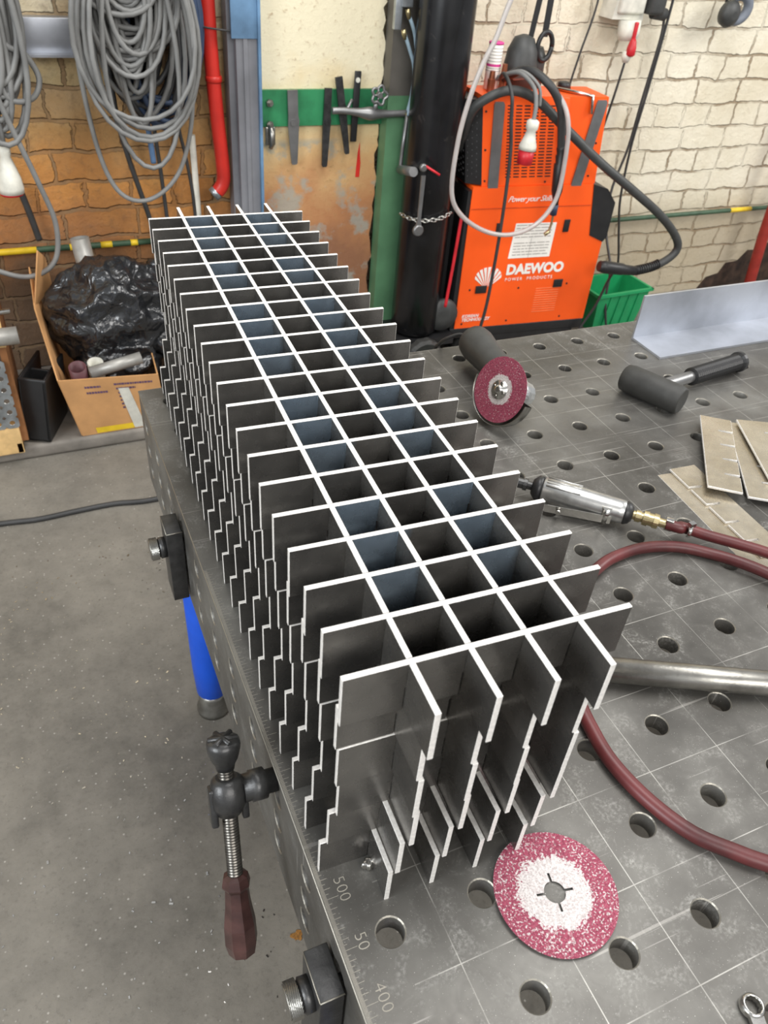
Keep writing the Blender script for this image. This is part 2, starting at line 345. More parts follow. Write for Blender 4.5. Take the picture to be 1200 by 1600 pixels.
def thing(name, label, cat, loc=(0, 0, 0), rz=0, group=None, mtx=None):
    o = bpy.data.objects.new(name, None); COL.objects.link(o); o.empty_display_size = 0.05
    if mtx is not None: o.matrix_basis = mtx
    else: o.location = loc; o.rotation_euler = (0, 0, rz); o.matrix_basis = Matrix.Translation(loc) @ Matrix.Rotation(rz, 4, 'Z')
    o['label'] = label; o['category'] = cat
    if group: o['group'] = group
    return o
def tag(o, label, cat, group=None, kind=None):
    o['label'] = label; o['category'] = cat
    if group: o['group'] = group
    if kind: o['kind'] = kind
    return o
def struct(name, mb, mats, norm=True):
    o = part(name, mb, mats, norm=norm); o['kind'] = 'structure'; return o
def spline(P, k=8):
    P = [Vector(p) for p in P]; out = []
    for i in range(len(P) - 1):
        a = P[max(i - 1, 0)]; b = P[i]; c = P[i + 1]; d = P[min(i + 2, len(P) - 1)]
        for j in range(k):
            t = j / k; out.append(0.5 * ((2 * b) + (c - a) * t + (2 * a - 5 * b + 4 * c - d) * t * t + (3 * b - a - 3 * c + d) * t ** 3))
    out.append(P[-1]); return out
def text(name, body, size, mtx, m, parent, ext=0.0004, spacing=1.0, bold=0.0, shear=0.0, align='LEFT'):
    cu = bpy.data.curves.new(name, 'FONT'); cu.body = body; cu.size = size; cu.extrude = ext; cu.space_character = spacing
    cu.offset = bold; cu.shear = shear; cu.align_x = align; cu.resolution_u = 3
    t = bpy.data.objects.new('t', cu); COL.objects.link(t)
    me = bpy.data.meshes.new_from_object(t); bpy.data.objects.remove(t)
    me.transform(mtx); me.materials.clear(); me.materials.append(m)
    return part(name, me, m, parent, local=True)
def frame(o, x, y):
    """matrix with local x, y axes at origin o"""
    x = Vector(x).normalized(); z = x.cross(Vector(y)).normalized(); y = z.cross(x)
    m = Matrix.Identity(4)
    for i in range(3): m[i][0] = x[i]; m[i][1] = y[i]; m[i][2] = z[i]; m[i][3] = o[i]
    return m

# ================================================================ SETTING
b = MB(); b.box((-4, -3.5, FL - 0.1), (6, 2.17, FL)); b.box((-4, 2.17, FL - 0.1), (6, 3.2, FL))
struct('floor', b, M_FLOOR)
b = MB(); b.box((-4, 2.15, FL), (1.05, 2.70, -0.80), bev=0.012); struct('trim_1', b, M_LEDGE)
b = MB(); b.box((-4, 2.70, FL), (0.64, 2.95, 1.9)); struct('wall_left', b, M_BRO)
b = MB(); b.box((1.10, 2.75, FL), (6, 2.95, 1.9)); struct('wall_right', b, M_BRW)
# plaster pier with a chipped right-hand edge
poly = [(0.635, FL), (1.09, FL)]; z = FL
while z < 1.9:
    z += random.uniform(0.015, 0.05); poly.append((1.095 + random.uniform(-0.014, 0.008), min(z, 1.9)))
poly += [(0.635, 1.9)]
b = MB(); b.prism(poly, (0, 2.60, 0), (1, 0, 0), (0, 0, 1), (0, 0.34, 0)); struct('wall_center', b, M_PLASTER)

# ================================================================ WELDING TABLE
TX0, TX1, TY0, TY1 = -0.05, 1.95, -0.45, 1.05
def plate_cells(bm_, cells, o, ax, ay, nrm, th, r=0.014, ch=0.0013, n=24):
    """cells = (cx, cy, halfw, halfh); plate with one bored hole in each, front face at o, thickness th against nrm"""
    o, ax, ay, nrm = map(Vector, (o, ax, ay, nrm)); B = bm_.bm
    for cx, cy, hw, hh in cells:
        rings = []
        for kind in range(6):
            vs = []
            for k in range(n):
                a = 2 * PI * (k + 0.5) / n; ca, sa = math.cos(a), math.sin(a)
                if kind in (0, 5):
                    s_ = 1 / max(abs(ca) / hw, abs(sa) / hh); x, y = ca * s_, sa * s_
                    # snap the sample nearest each corner onto it
                    if abs(abs(x) - hw) < 1e-9 and abs(abs(y) - hh) < hh * 0.28: y = math.copysign(hh, y)
                    elif abs(abs(y) - hh) < 1e-9 and abs(abs(x) - hw) < hw * 0.28: x = math.copysign(hw, x)
                    z = 0 if kind == 0 else -th
                else:
                    rr = r + ch if kind in (1, 4) else r; x, y = ca * rr, sa * rr
                    z = (0, 0, -ch, -th + ch, -th)[kind]
                vs.append(B.verts.new(o + ax * (cx + x) + ay * (cy + y) + nrm * z))
            rings.append(vs)
        for ki, (a_, b_) in enumerate(zip(rings, rings[1:])):
            for k in range(n):
                f = B.faces.new((a_[k], b_[k], b_[(k + 1) % n], a_[(k + 1) % n])); f.smooth = ki == 2
                f.material_index = 1 if ki == 1 else 0
table = thing('welding_table', 'large dark steel welding table with a grid of round holes and blue legs', 'table', (0, 0, FL))
b = MB(); cells = [(i * 0.1, j * 0.1, 0.05, 0.05) for i in range(20) for j in range(-4, 11)]
plate_cells(b, cells, (0, 0, 0), (1, 0, 0), (0, 1, 0), (0, 0, 1), 0.025)
top = part('table_top', b, [M_TABLE, M_TEDGE], table, norm=False)
b = MB()
for (p, q) in (((TX0, TY0), (TX0, TY1)), ((TX0, TY1), (TX1, TY1)), ((TX1, TY1), (TX1, TY0)), ((TX1, TY0), (TX0, TY0))):
    b.cyl((p[0], p[1], -0.0012), (q[0], q[1], -0.0012), 0.0013, n=6)
part('edge_chamfer', b, M_TEDGE, top, 'bright worn edge of the table top')
def side(lbl, o, ax, nrm, L):
    b = MB(); n = int(round(L / 0.1))
    cs = [(0.05 + 0.1 * i, -0.05 * j, 0.05, 0.025) for i in range(n) for j in (1, 2, 3)]
    plate_cells(b, cs, o, ax, (0, 0, 1), nrm, 0.018, n=20)
    O, A, N = Vector(o), Vector(ax), Vector(nrm)
    for z0, z1 in ((0.0, -0.025), (-0.175, -0.2)):
        b.face([O + A * 0 + Vector((0, 0, z0)), O + A * 0 + Vector((0, 0, z1)), O + A * L + Vector((0, 0, z1)), O + A * L + Vector((0, 0, z0))])
        b.face([O - N * .018 + Vector((0, 0, z0)), O - N * .018 + A * L + Vector((0, 0, z0)), O - N * .018 + A * L + Vector((0, 0, z1)), O - N * .018 + Vector((0, 0, z1))])
    b.face([O + Vector((0, 0, -.2)), O + A * L + Vector((0, 0, -.2)), O + A * L - N * .018 + Vector((0, 0, -.2)), O - N * .018 + Vector((0, 0, -.2))])
    part('side_plate', b, [M_TSIDE, M_TEDGE], table)
side('l', (TX0, TY0, 0), (0, 1, 0), (-1, 0, 0), 1.5)
side('f', (TX0, TY1, 0), (1, 0, 0), (0, 1, 0), 2.0)
side('n', (TX0, TY0, 0), (1, 0, 0), (0, -1, 0), 2.0)
side('r', (TX1, TY0, 0), (0, 1, 0), (1, 0, 0), 1.5)
for x, y in ((0.012, 0.945), (0.012, -0.33), (1.87, 0.945), (1.87, -0.33)):
    b = MB(); b.lathe((x, y, -0.19), (x, y, FL), [(0, 0.044), (0.5, 0.040), (0.585, 0.036), (0.593, 0.030)], 28); l = part('leg', b, M_BLUE, table, 'bright blue round table leg')
    b = MB(); b.lathe((x, y, -0.78), (x, y, FL), [(0, 0.026), (0.01, 0.034), (0.05, 0.034), (0.058, 0.040), (0.07, 0.040)], 24); part('foot', b, M_STEEL, l)
# engraved ruler along the left edge
b = MB()
for k in range(-450, 540):
    y = k / 1000.0
    if k % 5 == 0: ln = 0.016 if (k + 450) % 50 == 0 else (0.011 if (k + 450) % 10 == 0 else 0.0075)
    else: ln = 0.0045
    w = 0.00022; b.face([(TX0 + .0006, y - w, .00025), (TX0 + ln, y - w, .00025), (TX0 + ln, y + w, .00025), (TX0 + .0006, y + w, .00025)])
sc = part('ruler_scale', b, M_MARK, top, 'engraved millimetre scale')
inv = table.matrix_basis.inverted()
for s_, y in (('500', 0.068), ('50', 0.011), ('400', -0.036), ('50', -0.090), ('300', -0.138)):
    text('ruler_number', s_, 0.0165, inv @ Matrix.Translation((-0.0335, y, 0.0002)) @ Matrix.Rotation(-PI / 2, 4, 'Z'), M_MARK, top, 0.00005, 1.05, -0.0003)

# ================================================================ GRATINGS
PX, PY, TH, GH = 0.0485, 0.0474, 0.0051, 0.0545
WL, WR, BF, BB = 0.054, 0.0505, 0.050, 0.046
def slotted(L0, L1, slots, top_side, extra=()):
    """side outline of a bar from L0 to L1 (z 0..GH) with half-depth slots"""
    h2 = GH * 0.5; w = TH / 2 + 0.0005; pts = []
    if top_side:
        pts = [(L0, 0), (L1, 0), (L1, GH)]
        for c in sorted(slots, reverse=True): pts += [(c + w, GH), (c + w, h2), (c - w, h2), (c - w, GH)]
        pts += [(L0, GH)]
    else:
        pts = [(L0, GH), (L0, 0)]
        for c in sorted(slots): pts += [(c - w, 0), (c - w, h2), (c + w, h2), (c + w, 0)]
        pts += [(L1, 0), (L1, GH)]
        for c in extra: pts += [(c + 0.0016, GH), (c + 0.0016, GH - 0.014), (c - 0.0016, GH - 0.014), (c - 0.0016, GH)]
    return pts
def bar_mesh(name, pts, along, th, mats):
    b = MB()
    if along == 'x': b.prism(pts, (0, -TH / 2, 0), (1, 0, 0), (0, 0, 1), (0, TH, 0), 0, 1)
    else: b.prism(pts, (-TH / 2, 0, 0), (0, 1, 0), (0, 0, 1), (TH, 0, 0), 0, 1)
    es = [e for e in b.bm.edges if len(e.link_faces) == 2 and {f.material_index for f in e.link_faces} == {0, 1}
          and max(abs(e.verts[0].co.z - e.verts[1].co.z), (e.verts[0].co - e.verts[1].co).length) > 0.009]
    es = [e for e in es if e.verts[0].co.z in (0.0, GH) or abs(e.verts[0].co.z - e.verts[1].co.z) > 0.04 or max(abs(v.co.z) for v in e.verts) > GH - 1e-6]
    bmesh.ops.bevel(b.bm, geom=es, offset=0.00045, segments=1, affect='EDGES', material=1, clamp_overlap=True)
    bmesh.ops.triangulate(b.bm, faces=[f for f in b.bm.faces if len(f.verts) > 4])
    return b.mesh(name, mats)
usl = [i * PX for i in range(4)]; wsl = [k * PY for k in range(21)]
cross_a = bar_mesh('cross_bar', slotted(-WL, 3 * PX + WR, usl, False), 'x', TH, [M_SCALE, M_EDGE])
cross_b = bar_mesh('cross_bar_blue', slotted(-WL, 3 * PX + WR, usl, False), 'x', TH, [M_SCALE_REFL, M_EDGE])
cross_n = bar_mesh('cross_bar_notched', slotted(-WL, 3 * PX + WR, usl, False, (-WL + 0.0115,)), 'x', TH, [M_SCALE, M_EDGE])
long_a = bar_mesh('bearing_bar', slotted(-BF, wsl[-1] + BB, wsl, True), 'y', TH, [M_SCALE, M_EDGE])
LAY = [((.0105, .0795), 'bottom grating of the stack, lying flat on the table top', -0.036),
       ((.0160, .0765), 'second grating from the bottom of the stack, stepped in from the lowest one', -0.040),
       ((.0225, .0720), 'third grating from the bottom of the stack, set furthest to the right', -0.041),
       ((.0185, .0690), 'fourth grating from the bottom of the stack, third below the top', -0.041),
       ((.0165, .0700), 'grating directly under the topmost one in the stack', -0.041),
       ((.0115, .0540), 'topmost grating of the stack, whole white-edged grid in view', -0.041)]
for li, ((ox, oy), lab, yaw) in enumerate(LAY):
    g = thing('steel_grating', 'dark steel ' + lab, 'grating', (ox, oy, 0.0002 + li * 0.055), yaw, 'slotted steel gratings stacked on the table')
    for k in range(21):
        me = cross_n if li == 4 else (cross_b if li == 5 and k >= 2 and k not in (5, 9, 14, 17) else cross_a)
        o = bpy.data.objects.new('cross_bar', me); COL.objects.link(o); o.parent = g
        o.location = (random.uniform(-.0008, .0008), k * PY, 0)
    for i in range(4):
        o = bpy.data.objects.new('bearing_bar', long_a); COL.objects.link(o); o.parent = g; o.location = (i * PX, 0, 0)
# weld drop by the bottom grating
b = MB(); t = bmesh.new(); bmesh.ops.create_icosphere(t, subdivisions=3, radius=0.008)
for v in t.verts: v.co *= 1 + 0.25 * math.sin(v.co.x * 700) * math.cos(v.co.y * 500)
b.merge(t, 0, Matrix.Translation((0.006, 0.066, 0.006)) @ Matrix.Diagonal((1.1, 0.7, 0.8, 1)), True)
b.cyl((0.006, 0.066, 0.006), (0.016, 0.060, 0.003), 0.004, 0.002)
tag(part('metal_slug', b, M_CHROME), 'small shiny metal slug in front of the bottom grating', 'metal scrap')

# ================================================================ LOOSE FIBRE DISC
def fibre_disc(R_, rw, dish=0.0, slots=True, hole=0.011):
    b = MB(); n = 96; rings = []
    if slots:
        inner = []
        for k in range(n):
            a = 2 * PI * k / n; d = (a % (PI / 2)); d = min(d, PI / 2 - d)
            inner.append(0.0195 if d < 0.066 else hole)
    else: inner = [hole] * n
    rr = [None, 0.021, 0.035, 0.05, R_ - 0.001, R_]
    for s_ in (1, -1):
        for ri in (range(6) if s_ == 1 else range(5, -1, -1)):
            vs = []
            for k in range(n):
                a = 2 * PI * k / n; r = inner[k] if rr[ri] is None else rr[ri]
                z = dish * (r / R_) ** 2 * (0.6 + 0.4 * math.cos(2 * a + 0.5)) + (0.0006 if s_ == 1 else -0.0002)
                vs.append(b.bm.verts.new((r * math.cos(a), r * math.sin(a), z)))
            rings.append(vs)
    b.loft(rings + [rings[0]], cap=False, smooth=False)
    return b
o = part('sanding_disc', fibre_disc(0.0625, 0.0, 0.004), disc_mat(0.0405)); o.location = (0.168, -0.027, 0.0022); o.rotation_euler = (0, 0, -0.2)
tag(o, 'round red and white worn fibre sanding disc lying flat on the table', 'sanding disc')

# ================================================================ ANGLE GRINDER
gr = thing('angle_grinder', 'dark grey angle grinder with a red and white disc, lying behind the grating', 'angle grinder', (0.60, 0.80, 0))
H = Vector((0.592, 0.765, 0.052)); Tt = Vector((0.618, 0.985, 0.046)); bd = (Tt - H).normalized()
b = MB(); b.lathe(H + bd * 0.03, Tt, [(0, 0.031), (0.02, 0.032), (0.09, 0.030), (0.13, 0.033), (0.17, 0.036), (0.188, 0.034), (0.195, 0.022)], 28)
body = part('body', b, M_GREYPL, gr)
b = MB(); b.tube(spline([Tt, Tt + Vector((-.012, .03, 0)), Tt + Vector((-.03, .05, -.015)), Tt + Vector((-.035, .075, -.04)), (0.58, 1.075, -0.03), (0.58, 1.085, -0.2), (0.7, 1.3, -0.7)]), 0.004); part('power_cord', b, M_BCABLE, gr)
b = MB()
for k in range(7): b.cyl(H + bd * (0.075 + k * 0.006) + Vector((0.030, 0, -0.006)), H + bd * (0.075 + k * 0.006) + Vector((0.030, 0, 0.012)), 0.0018, n=6)
part('vent_slot', b, M_BLKPL, body)
b = MB(); nrm = Vector((-0.86, -0.36, 0.36)).normalized(); nrm = (nrm - bd * nrm.dot(bd) * 0.4).normalized()
b.lathe(H + bd * 0.034, H - bd * 0.02, [(0, 0.031), (0.012, 0.029), (0.03, 0.026), (0.055, 0.018), (0.06, 0.01)], 12, smooth=False)
b.lathe(H - nrm * 0.030, H + nrm * 0.036, [(0, 0.013), (0.006, 0.022), (0.035, 0.027), (0.055, 0.021), (0.066, 0.019)], 14, smooth=False)
part('gear_head', b, M_CAST, gr)
dc = H + nrm * 0.050
b = MB(); u = bd - nrm * bd.dot(nrm); u.normalize(); v = nrm.cross(u)
def halfring(b, c, r0, r1, a0, a1, off0, off1, n=28):
    ps = []
    for r, off in ((r0, off0), (r1, off0), (r1, off1), (r1 - 0.0015, off1), (r1 - 0.0015, off0 + 0.0015), (r0, off0 + 0.0015)):
        ps.append([b.bm.verts.new(c + u * (math.cos(a0 + (a1 - a0) * k / n) * r) + v * (math.sin(a0 + (a1 - a0) * k / n) * r) + nrm * off) for k in range(n + 1)])
    for i in range(len(ps)):
        A, B_ = ps[i], ps[(i + 1) % len(ps)]
        for k in range(n): f = b.bm.faces.new((A[k], A[k + 1], B_[k + 1], B_[k])); f.smooth = True
# guard: open half shell on the side facing the table
dn = Vector((0, 0, -1)); a_dn = math.atan2(dn.dot(v), dn.dot(u))
halfring(b, dc, 0.02, 0.066, a_dn - PI * 0.5, a_dn + PI * 0.5, -0.016, 0.003)
part('guard', b, M_STEEL, gr)
dsk = fibre_disc(0.0595, 0.0, 0.0, False, 0.012)
dsk.bm.transform(frame(dc, u, v))
dm = disc_mat(0.0285)
# disc in its own object frame so that its abrasive pattern is centred on it
dsk.bm.transform(frame(dc, u, v).inverted())
o = bpy.data.objects.new('sanding_disc', dsk.mesh('mounted_disc', dm)); COL.objects.link(o); o.parent = gr
o.matrix_basis = gr.matrix_basis.inverted() @ frame(dc + nrm * 0.004, u, v); o['label'] = 'red and white fibre disc mounted on the grinder'
b = MB(); b.lathe(dc - nrm * 0.01, dc + nrm * 0.02, [(0, 0.045), (0.008, 0.045), (0.012, 0.03)], 24); part('backing_pad', b, M_BLKPL, gr)
b = MB(); b.lathe(dc, dc + nrm * 0.02, [(0, 0.0185), (0.007, 0.0175), (0.0072, 0.008), (0.0125, 0.0078), (0.0127, 0.004)], 20)
for k in range(4):
    a = k * PI / 2; q = dc + (u * math.cos(a) + v * math.sin(a)) * 0.0125 + nrm * 0.006; b.cyl(q, q + nrm * 0.0035, 0.0035, n=8)
part('flange_nut', b, M_CHROME, gr)

# ================================================================ DIE GRINDER AND AIR HOSE
dg = thing('die_grinder', 'silver pneumatic die grinder with lever, its nose behind the gratings', 'air tool', (0.545, 0.475, 0))
A = Vector((0.500, 0.528, 0.024)); B_ = Vector((0.597, 0.432, 0.024)); d = (B_ - A).normalized(); side_v = Vector((d.y, -d.x, 0)) * -1
b = MB(); b.lathe(A, B_, [(0, 0.018), (0.003, 0.0205), (0.05, 0.0215), (0.075, 0.0205), (0.125, 0.0195), (0.133, 0.0185), (0.136, 0.015)], 28)
for k in range(5):
    q = A + d * 0.006 + Vector((0, 0, 0.0203 - 0.0012 * abs(k - 2))) + side_v * ((k - 2) * 0.006); b.tube([q, q + d * 0.055], 0.0014, 6)
body = part('body', b, mat('satin_aluminium', (190, 190, 188), 0.3, 0.85, 0.1, 60), dg)
b = MB(); b.lathe(A, A - d * 0.02, [(0, 0.0205), (0.008, 0.0205), (0.016, 0.012)], 24); part('nose_sleeve', b, M_BLKPL, dg)
b = MB(); b.lathe(A - d * 0.016, A - d * 0.06, [(0, 0.007), (0.008, 0.007), (0.0082, 0.010), (0.014, 0.0105), (0.0142, 0.0085), (0.024, 0.009), (0.025, 0.0035), (0.045, 0.003)], 12, smooth=False); part('collet', b, M_DKSTEEL, dg)
b = MB(); b.lathe(B_ - d * 0.006, B_ + d * 0.02, [(0, 0.018), (0.006, 0.019), (0.012, 0.016), (0.016, 0.011)], 20); part('exhaust_cap', b, M_BLKPL, dg)
b = MB(); q0 = A + d * 0.012 - side_v * 0.0 + Vector((0, 0, 0))
lv = -side_v if (-side_v).y < 0 else side_v
P0 = B_ - d * 0.02 + lv * 0.019 + Vector((0, 0, -0.008)); P1 = A + d * 0.03 + lv * 0.030 + Vector((0, 0, -0.010)); P2 = A + d * 0.012 + lv * 0.028 + Vector((0, 0, -0.010))
b.prism([(0, -0.007), (0.10, -0.007), (0.118, -0.004), (0.118, 0.004), (0.10, 0.007), (0, 0.007)], P0, (P1 - P0).normalized(), (0, 0, 1), tuple(lv * 0.0018))
b.cyl(P1 + lv * 0.001 - (P1 - P0).normalized() * 0.006, P1 + lv * 0.009 - (P1 - P0).normalized() * 0.006, 0.004)
b.cyl(B_ - d * 0.03 + lv * 0.015 + Vector((0, 0, 0.012)), B_ - d * 0.03 + lv * 0.015 + Vector((0, 0, -0.016)), 0.008)
part('lever', b, M_CHROME, dg, 'flat chrome throttle lever')
b = MB(); F0 = B_ + d * 0.010
b.lathe(F0, F0 + d, [(0, 0.007), (0.004, 0.0072), (0.0045, 0.0095), (0.012, 0.0095), (0.0125, 0.008), (0.016, 0.008), (0.0162, 0.0115), (0.024, 0.012), (0.0242, 0.010), (0.032, 0.0105), (0.0322, 0.012), (0.040, 0.0115), (0.041, 0.007), (0.06, 0.007)], 20, smooth=False)
part('coupling', b, M_BRASS, dg, 'brass quick coupling')
hp = [F0 + d * 0.052, F0 + d * 0.075, (0.666, 0.379, 0.019), (0.694, 0.350, 0.0175), (0.728, 0.313, 0.0195), (0.765, 0.270, 0.0198), (0.81, 0.21, 0.014), (0.84, 0.13, 0.0095), (0.84, 0.03, 0.0095), (0.79, -0.08, 0.0095), (0.70, -0.19, 0.0095), (0.58, -0.22, 0.0095), (0.47, -0.155, 0.0095),
      (0.393, -0.088, 0.0095), (0.370, -0.066, 0.0095), (0.339, -0.031, 0.0095), (0.318, 0.019, 0.0095), (0.309, 0.074, 0.0095), (0.314, 0.122, 0.0095), (0.322, 0.160, 0.0095), (0.332, 0.205, 0.0095), (0.362, 0.258, 0.0095), (0.42, 0.315, 0.0095), (0.493, 0.353, 0.0095),
      (0.540, 0.365, 0.0095), (0.591, 0.365, 0.0095), (0.640, 0.349, 0.0095), (0.678, 0.320, 0.0095), (0.706, 0.281, 0.0145), (0.735, 0.235, 0.0145), (0.78, 0.12, 0.022), (0.90, 0.02, 0.024), (1.05, -0.05, 0.0095)]
hs = thing('air_hose', 'dark red rubber air hose looping over the table from the silver die grinder', 'hose', (0.6, 0.2, 0))
b = MB(); b.tube(spline(hp, 10), 0.0088, 14); part('hose', b, M_HOSE, hs)
b = MB(); q = F0 + d * 0.085; b.lathe(q, q + d, [(0, 0.0098), (0.0001, 0.0105), (0.006, 0.0105), (0.0061, 0.0098)], 20); b.box((-0.005, -0.004, 0.009), (0.005, 0.004, 0.016), mtx=Matrix.Translation(q + d * 0.003))
part('hose_clamp', b, M_CHROME, hs, 'shiny metal hose clamp')
b = MB(); q = F0 + d * 0.056; b.box((-0.006, -0.005, -0.009), (0.006, 0.005, 0.011), bev=0.001, mtx=frame(q, d, side_v)); part('hose_nut', b, M_CHROME, hs)

# ================================================================ ROUND BAR, HAMMER, ANGLE, WRENCHES, PLATES
b = MB(); e0 = Vector((0.368, 0.189, 0.0172)); e1 = Vector((0.72, 0.016, 0.0172)); dd = (e1 - e0).normalized()
b.lathe(e0, e1, [(0, 0.013), (0.001, 0.0165), (0.42, 0.0165), (0.421, 0.013)], 36)
tag(part('round_bar', b, M_STEEL), 'straight round steel bar lying on the table to the right of the gratings', 'steel bar')
hm = thing('hammer', 'dark dead blow hammer with cylindrical rubber head lying near the aluminium angle', 'hammer', (0.93, 0.73, 0))
h0 = Vector((0.862, 0.792, 0.030)); h1 = Vector((0.914, 0.676, 0.030)); hd = (h1 - h0).normalized()
b = MB(); L = (h1 - h0).length; b.lathe(h0, h1, [(0, 0.022), (0.003, 0.026), (0.012, 0.0275), (0.014, 0.0285), (L - 0.014, 0.0285), (L - 0.012, 0.0278), (L - 0.003, 0.0270), (L, 0.024)], 32)
part('head', b, M_RUBBER, hm)
b = MB(); hc = (h0 + h1) / 2; he = Vector((1.165, 0.785, 0.022)); ax = (he - hc).normalized()
b.lathe(hc, he, [(0.02, 0.016), (0.05, 0.0125), (0.12, 0.012), (0.125, 0.012)], 16)
part('shaft', b, M_STRAP, hm)
b = MB(); prof = []
for k in range(26): prof += [(0.12 + k * 0.006, 0.0185), (0.1235 + k * 0.006, 0.0165)]
b.lathe(hc, he, [(0.118, 0.012)] + prof + [(0.277, 0.022), (0.285, 0.022), (0.287, 0.014)], 16, smooth=False)
part('grip', b, M_BLKPL, hm, 'ribbed black hammer grip')
b = MB(); X0, X1, YB, YF = 1.030, 2.02, 0.975, 0.874
b.prism([(YF, 0.0), (YB, 0.0), (YB, 0.104), (YB - 0.005, 0.104), (YB - 0.005, 0.005), (YF, 0.005)], (X0, 0, 0.0004), (0, 1, 0), (0, 0, 1), (X1 - X0 - 0.08, 0, 0))
tag(part('angle_section', b, M_ALU), 'long bright aluminium angle section standing on the far right of the table', 'metal angle')
def wrench(name, lab, c, ang, R_, r_, L):
    b = MB(); n = 36; rings = []
    pr = [(R_, 0.001), (R_ + .0006, 0.004), (R_, 0.009), (R_ - .002, 0.0105), (r_ + .0012, 0.0105), (None, 0.009), (None, 0.001), (r_ + .001, 0)]
    for r, z in pr:
        rings.append([b.bm.verts.new(((r if r else r_ + 0.0007 * (k % 3 == 0)) * math.cos(2 * PI * k / n), (r if r else r_ + 0.0007 * (k % 3 == 0)) * math.sin(2 * PI * k / n), z)) for k in range(n)])
    b.loft(rings + [rings[0]], cap=False)
    b.prism([(R_ - 0.002, -0.0065), (R_ + 0.02, -0.0055), (L, -0.006), (L, 0.006), (R_ + 0.02, 0.0055), (R_ - 0.002, 0.0065)], (0, 0, 0.003), (1, 0, 0), (0, 1, 0), (0, 0, 0.0055))
    o = part(name, b, M_CHROME); o.location = c; o.rotation_euler = (0, 0, ang); return tag(o, lab, 'wrench')
wrench('ring_wrench', 'chrome ring wrench with its open ring at the bottom right corner of the table', (0.279, -0.183, 0.0004), -1.95, 0.0105, 0.0068, 0.13)
b = MB(); b.lathe((0.236, -0.196, 0.0005), (0.236, -0.196, 0.02), [(0, 0.011), (0.011, 0.012), (0.013, 0.009), (0.0132, 0.005)], 28)
tag(part('steel_washer_nut', b, M_CHROME), 'round chrome nut just left of the ring wrench at the bottom edge', 'nut')
def slot_plate(lab, corners, z, slots, tilt=0.0, from_edge=0):
    """corners: near-left, far-left, far-right, near-right on the table"""
    c = [Vector((x, y, 0)) for x, y in corners]; o = c[0]; ax = (c[1] - c[0]); L = ax.length; ax.normalize(); ay = (c[3] - c[0]); ay = (ay - ax * ay.dot(ax)); Wd = ay.length; ay.normalize()
    w = 0.0030; dp = Wd * 0.48; P = [(0, 0), (0, Wd)]
    if from_edge: P = [(0, Wd), (0, 0)]
    for s_ in slots:
        if from_edge: P += [(s_ - w, 0), (s_ - w, dp), (s_ + w, dp), (s_ + w, 0)]
        else: P += [(s_ - w, Wd), (s_ - w, Wd - dp), (s_ + w, Wd - dp), (s_ + w, Wd)]
    P += [(L, 0), (L, Wd)] if from_edge else [(L, Wd), (L, 0)]
    b = MB(); b.prism(P, (0, 0, 0), (1, 0, 0), (0, 1, 0), (0, 0, 0.0048), 0, 1)
    es = [e for e in b.bm.edges if {f.material_index for f in e.link_faces} == {0, 1}]
    bmesh.ops.bevel(b.bm, geom=es, offset=0.0009, segments=1, affect='EDGES', material=1)
    bmesh.ops.triangulate(b.bm, faces=[f for f in b.bm.faces if len(f.verts) > 4])
    q = part('slotted_plate', b, [M_PLATE, M_EDGE]); m = frame(o, ax, ay); 
    if m[2][2] < 0: m = frame(o, ax, ay)
    m = Matrix.Translation((0, 0, z)) @ m @ Matrix.Rotation(tilt, 4, 'Y')
    q.matrix_basis = m; return tag(q, lab, 'metal plate', 'slotted steel plates piled at the right edge')
slot_plate('slotted plate lowest in the pile, nearest the red hose', [(0.722, 0.275), (0.742, 0.524), (0.79, 0.52), (0.79, 0.27)], 0.0004, [0.03, 0.075, 0.12, 0.165], 0, 0)
slot_plate('slotted plate lying on the lowest one, its cuts curled up along the edge', [(0.757, 0.292), (0.770, 0.527), (0.83, 0.52), (0.81, 0.28)], 0.0052, [0.035, 0.082, 0.13, 0.178], 0, 1)
slot_plate('broad slotted plate sticking out at the right behind the others', [(0.862, 0.352), (0.958, 0.562), (1.00, 0.54), (0.92, 0.32)], 0.0098, [0.04, 0.09, 0.14, 0.19], 0, 1)
slot_plate('narrow slotted plate between the topmost one and the broad right one', [(0.838, 0.410), (0.975, 0.610), (1.02, 0.58), (0.885, 0.38)], 0.0144, [0.05, 0.10, 0.15, 0.2], 0, 0)
slot_plate('topmost slotted plate of the pile with four bright cuts', [(0.785, 0.452), (0.932, 0.640), (0.975, 0.605), (0.830, 0.416)], 0.0190, [0.048, 0.096, 0.144, 0.192], 0, 0)

slot_plate('slotted plate overlapping from the right frame edge with one thick white edge', [(0.90, 0.43), (0.985, 0.60), (1.05, 0.56), (0.97, 0.40)], 0.0236, [0.05, 0.10, 0.15], 0, 0)

